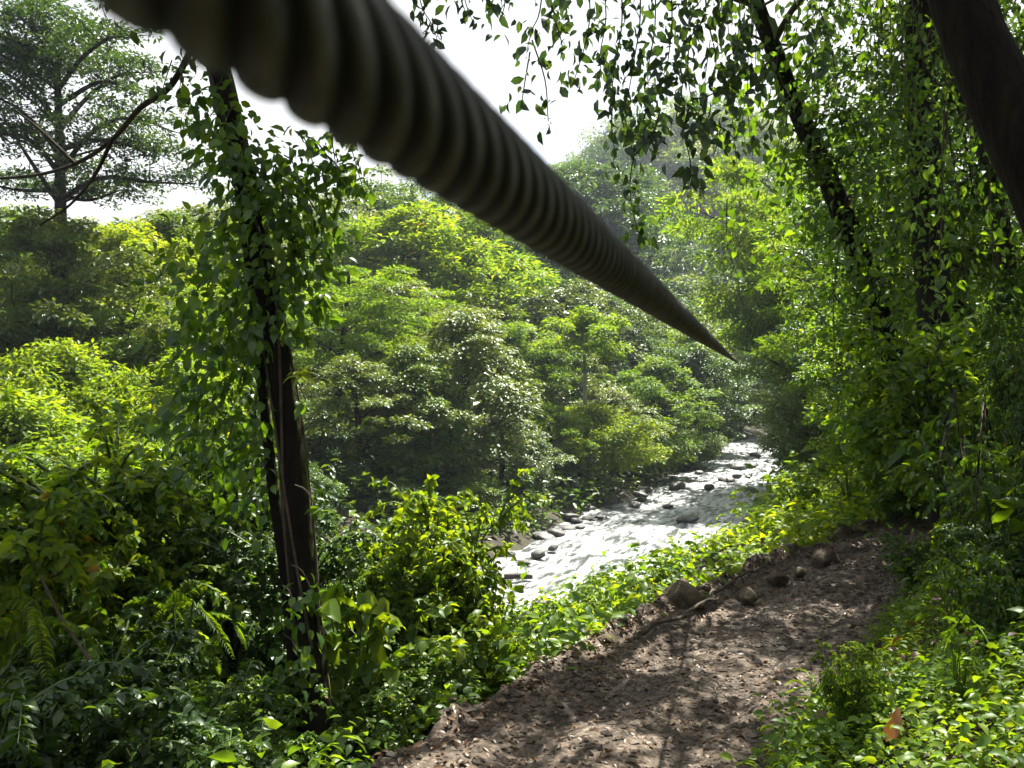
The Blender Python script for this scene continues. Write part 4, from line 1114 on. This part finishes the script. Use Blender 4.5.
def path_litter():
    rng = np.random.default_rng(601)
    seg = PATH[(PATH[:, 1] > -3) & (PATH[:, 1] < 26) & (PATH[:, 0] > -5)]
    n = 15000
    i = rng.random(n) ** 1.0 * (len(seg) - 1.001); i0 = i.astype(int); w = (i - i0)[:, None]
    c = seg[i0] * (1 - w) + seg[i0 + 1] * w; t = nrm(seg[i0 + 1] - seg[i0]); nn = np.stack([t[:, 1], -t[:, 0]], 1)
    off = rng.uniform(-1.05, 1.05, n); P = c + nn * off[:, None] * PW
    z = path_z(P[:, 0], P[:, 1], off * PW / (PW + .12), 0)
    oc = np.array([(1, 0, 0), (0, 1, 0), (-1, 0, 0), (0, -1, 0), (0, 0, 1), (0, 0, -1)], float); of = np.array([(0, 1, 4), (1, 2, 4), (2, 3, 4), (3, 0, 4), (1, 0, 5), (2, 1, 5), (3, 2, 5), (0, 3, 5)])
    s = .010 + .036 * rng.random(n) ** 4
    V = oc[None] * (1 + .5 * rng.normal(size=(n, 6, 1)).clip(-.6, .8)); a = rng.uniform(0, 6.28, n); ca, sa = np.cos(a)[:, None], np.sin(a)[:, None]
    X = V[..., 0] * ca - V[..., 1] * sa; Y = V[..., 0] * sa + V[..., 1] * ca
    V = np.stack([X * 1.2, Y, V[..., 2] * .6], -1) * s[:, None, None] + np.concatenate([P, z[:, None] + .004], 1)[:, None]
    mb = MB(); mb.add(V.reshape(-1, 3), (of[None] + (np.arange(n) * 6)[:, None, None]).reshape(-1, 3), np.repeat(rng.random(n), 8))
    tag(link('gravel', mb.mesh('gravel', M['chip'], False)), 'small grey stones strewn over the dirt path', 'gravel', kind='stuff')
    m = 9000
    i = rng.random(m) * (len(seg) - 1.001); i0 = i.astype(int); w = (i - i0)[:, None]
    c = seg[i0] * (1 - w) + seg[i0 + 1] * w; t = nrm(seg[i0 + 1] - seg[i0]); nn = np.stack([t[:, 1], -t[:, 0]], 1)
    off = np.where(rng.random(m) < .45, -1 + .25 * rng.normal(size=m), rng.uniform(-1, 1.1, m)).clip(-1.25, 1.15); P = c + nn * off[:, None] * PW
    z = np.where(np.abs(off) < 1.05, path_z(P[:, 0], P[:, 1], off * PW / (PW + .12), 0), height(P[:, 0], P[:, 1])) + .012 + .03 * rng.random(m) * (off < -.8)
    a = rng.uniform(0, 6.28, m); D = np.stack([np.cos(a), np.sin(a), rng.normal(size=m) * .25], 1); U = np.array([0, 0, 1.]) + rng.normal(size=(m, 3)) * .3
    L = .03 + .05 * rng.random(m)
    lb = MB(); add_leaves(lb, np.concatenate([P, z[:, None]], 1), D, U, L, L * .5, 'oval', rng.random(m))
    tag(link('fallen_leaves', lb.mesh('fallen_leaves', M['fallen'])), 'brown dead leaves littering the path', 'leaf litter', kind='stuff')


path_litter()
lf = MB(); add_leaves(lf, np.zeros((1, 3)), np.array([[.45, .1, .9]]), np.array([[-.2, -1, .3]]), .20, .09, 'oval', .6)
x, d = (886 - CX) / F * 4.7, 4.7
tag(link('dead_leaf', lf.mesh('dead_leaf', M['rust']), None, (x, d, max(hz(x, d) + .10, W(886, 742, d)[2]))), 'single rust-orange dead leaf standing among the creepers by the path', 'leaf')


# ------------------------------------------------------------------ the cable
def cable():
    Dm, h = .030, .100
    ca = R(37.5); ox, oz = -h * math.cos(ca), h * math.sin(ca)
    v = np.array([.2593, 1, .0203])
    y = np.concatenate([np.arange(-3, 4, .0018), np.arange(4, 12, .01), np.arange(12, 95, .05)])
    ctr = np.array([ox, 0, CAMZ + oz])[None] + y[:, None] * v[None]
    t = nrm(v); a = nrm(np.cross(t, [0, 0, 1.])); b = np.cross(a, t)
    mb = MB(); coords = []
    rs = Dm / 2 * .34; rc = Dm / 2 - rs * .80; lay = Dm * 3.9; NS = 7
    n = len(y); sd = 14; an = np.linspace(0, 2 * math.pi, sd, endpoint=False)
    for k in range(NS):
        ph = 2 * math.pi * (k / NS - y / lay)
        e1 = np.cos(ph)[:, None] * a + np.sin(ph)[:, None] * b; e2 = -np.sin(ph)[:, None] * a + np.cos(ph)[:, None] * b
        c = ctr + rc * e1
        V = c[:, None] + rs * (.80 * np.cos(an)[None, :, None] * e1[:, None] + 1.12 * np.sin(an)[None, :, None] * e2[:, None])
        i = np.arange(n - 1)[:, None] * sd; j = np.arange(sd)[None]; kk = (j + 1) % sd
        mb.add(V.reshape(-1, 3), np.stack([i + j, i + kk, i + sd + kk, i + sd + j], -1).reshape(-1, 4))
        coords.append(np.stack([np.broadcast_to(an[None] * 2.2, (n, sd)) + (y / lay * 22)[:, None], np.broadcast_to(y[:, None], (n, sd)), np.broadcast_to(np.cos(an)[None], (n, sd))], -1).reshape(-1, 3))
    nb = mb.n
    ii = np.arange(0, n, 12); add_tube(mb, ctr[ii], rc * .8, 8)
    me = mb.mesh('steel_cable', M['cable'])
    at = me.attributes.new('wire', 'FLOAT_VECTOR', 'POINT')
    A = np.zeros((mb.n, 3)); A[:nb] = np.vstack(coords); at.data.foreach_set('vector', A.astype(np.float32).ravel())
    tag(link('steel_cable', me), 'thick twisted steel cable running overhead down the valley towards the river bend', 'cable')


cable()

# ------------------------------------------------------------------ air
HAZE = 0.00032
import bmesh
bm = bmesh.new(); bmesh.ops.create_cube(bm, size=1)
me = bpy.data.meshes.new('haze'); bm.to_mesh(me); bm.free()
hzo = link('haze', me, None, (0, 14, 85)); hzo.scale = (860, 860, 176)
tag(hzo, kind='stuff')
m, nt, out = newmat('haze')
pv = nd(nt, 'ShaderNodeVolumePrincipled'); pv.inputs['Color'].default_value = (.78, .88, 1, 1); pv.inputs['Density'].default_value = HAZE; pv.inputs['Anisotropy'].default_value = .1
nt.links.new(pv.outputs[0], out.inputs['Volume']); me.materials.append(m)

# ------------------------------------------------------------------ light, sky, camera
SUN_AZ, SUN_EL = R(29), R(57)
w = bpy.data.worlds.new('World'); SC.world = w; w.use_nodes = True
nt = w.node_tree; nt.nodes.clear()
sky = nt.nodes.new('ShaderNodeTexSky'); sky.sky_type = 'NISHITA'; sky.sun_disc = False
sky.sun_elevation = SUN_EL; sky.sun_rotation = SUN_AZ; sky.air_density = 1.0; sky.dust_density = 1.5; sky.ozone_density = 1.0
bg = nt.nodes.new('ShaderNodeBackground'); bg.inputs[1].default_value = 0.05
ow = nt.nodes.new('ShaderNodeOutputWorld')
tc = nt.nodes.new('ShaderNodeTexCoord'); cn = nd(nt, 'ShaderNodeTexNoise', i_Scale=2.2, i_Detail=6, i_Roughness=.55); nt.links.new(tc.outputs['Generated'], cn.inputs[0])
cf = ramp(nt, cn.outputs[0], [(.30, (.35, .35, .35)), (.52, (1, 1, 1))])
sv = nd(nt, 'ShaderNodeVectorMath', operation='DOT_PRODUCT'); sv.inputs[1].default_value = (math.sin(SUN_AZ) * math.cos(SUN_EL), math.cos(SUN_AZ) * math.cos(SUN_EL), math.sin(SUN_EL))
nt.links.new(tc.outputs['Generated'], sv.inputs[0])
gl = nd(nt, 'ShaderNodeMapRange', interpolation_type='SMOOTHSTEP', i_1=-.2, i_2=.5, i_3=.05, i_4=1.0); nt.links.new(sv.outputs['Value'], gl.inputs[0])    # the veil of cloud is brightest round the sun
cg = nd(nt, 'ShaderNodeMath', operation='MULTIPLY'); nt.links.new(cf, cg.inputs[0]); nt.links.new(gl.outputs[0], cg.inputs[1]); cf = cg.outputs[0]
cm = nd(nt, 'ShaderNodeMix', data_type='RGBA'); nt.links.new(cf, cm.inputs[0]); nt.links.new(sky.outputs[0], cm.inputs[6]); cm.inputs[7].default_value = (5.8, 5.85, 5.9, 1)   # bright thin cloud
nt.links.new(cm.outputs[2], bg.inputs[0]); nt.links.new(bg.outputs[0], ow.inputs[0])
sd_ = Vector((math.sin(SUN_AZ) * math.cos(SUN_EL), math.cos(SUN_AZ) * math.cos(SUN_EL), math.sin(SUN_EL)))
sl = bpy.data.lights.new('sun', 'SUN'); sl.energy = 5.0; sl.angle = R(.5); sl.color = (1, .95, .86)
so = bpy.data.objects.new('sun', sl); COL.objects.link(so); so.rotation_euler = sd_.to_track_quat('Z', 'Y').to_euler()

cd = bpy.data.cameras.new('camera'); cd.sensor_width = 36; cd.lens = 36 * F / 1024; cd.clip_start = .02; cd.clip_end = 2000
cd.dof.use_dof = True; cd.dof.focus_distance = 25; cd.dof.aperture_fstop = 14
co = bpy.data.objects.new('camera', cd); COL.objects.link(co); co.location = (0, 0, CAMZ); co.rotation_euler = (R(90), 0, 0)
SC.camera = co

SC.render.engine = 'CYCLES'
SC.view_settings.view_transform = 'Standard'; SC.view_settings.look = 'None'; SC.view_settings.gamma = 1; SC.view_settings.exposure = 2.0
SC.view_settings.use_curve_mapping = False
cy = SC.cycles
cy.max_bounces = 7; cy.diffuse_bounces = 2; cy.glossy_bounces = 3; cy.transmission_bounces = 4; cy.volume_bounces = 0; cy.transparent_max_bounces = 4
cy.caustics_reflective = False; cy.caustics_refractive = False
cy.sample_clamp_indirect = 4
cy.use_denoising = True; cy.denoiser = 'OPENIMAGEDENOISE'; cy.denoising_input_passes = 'RGB_ALBEDO_NORMAL'; cy.denoising_prefilter = 'ACCURATE'
cy.use_adaptive_sampling = False
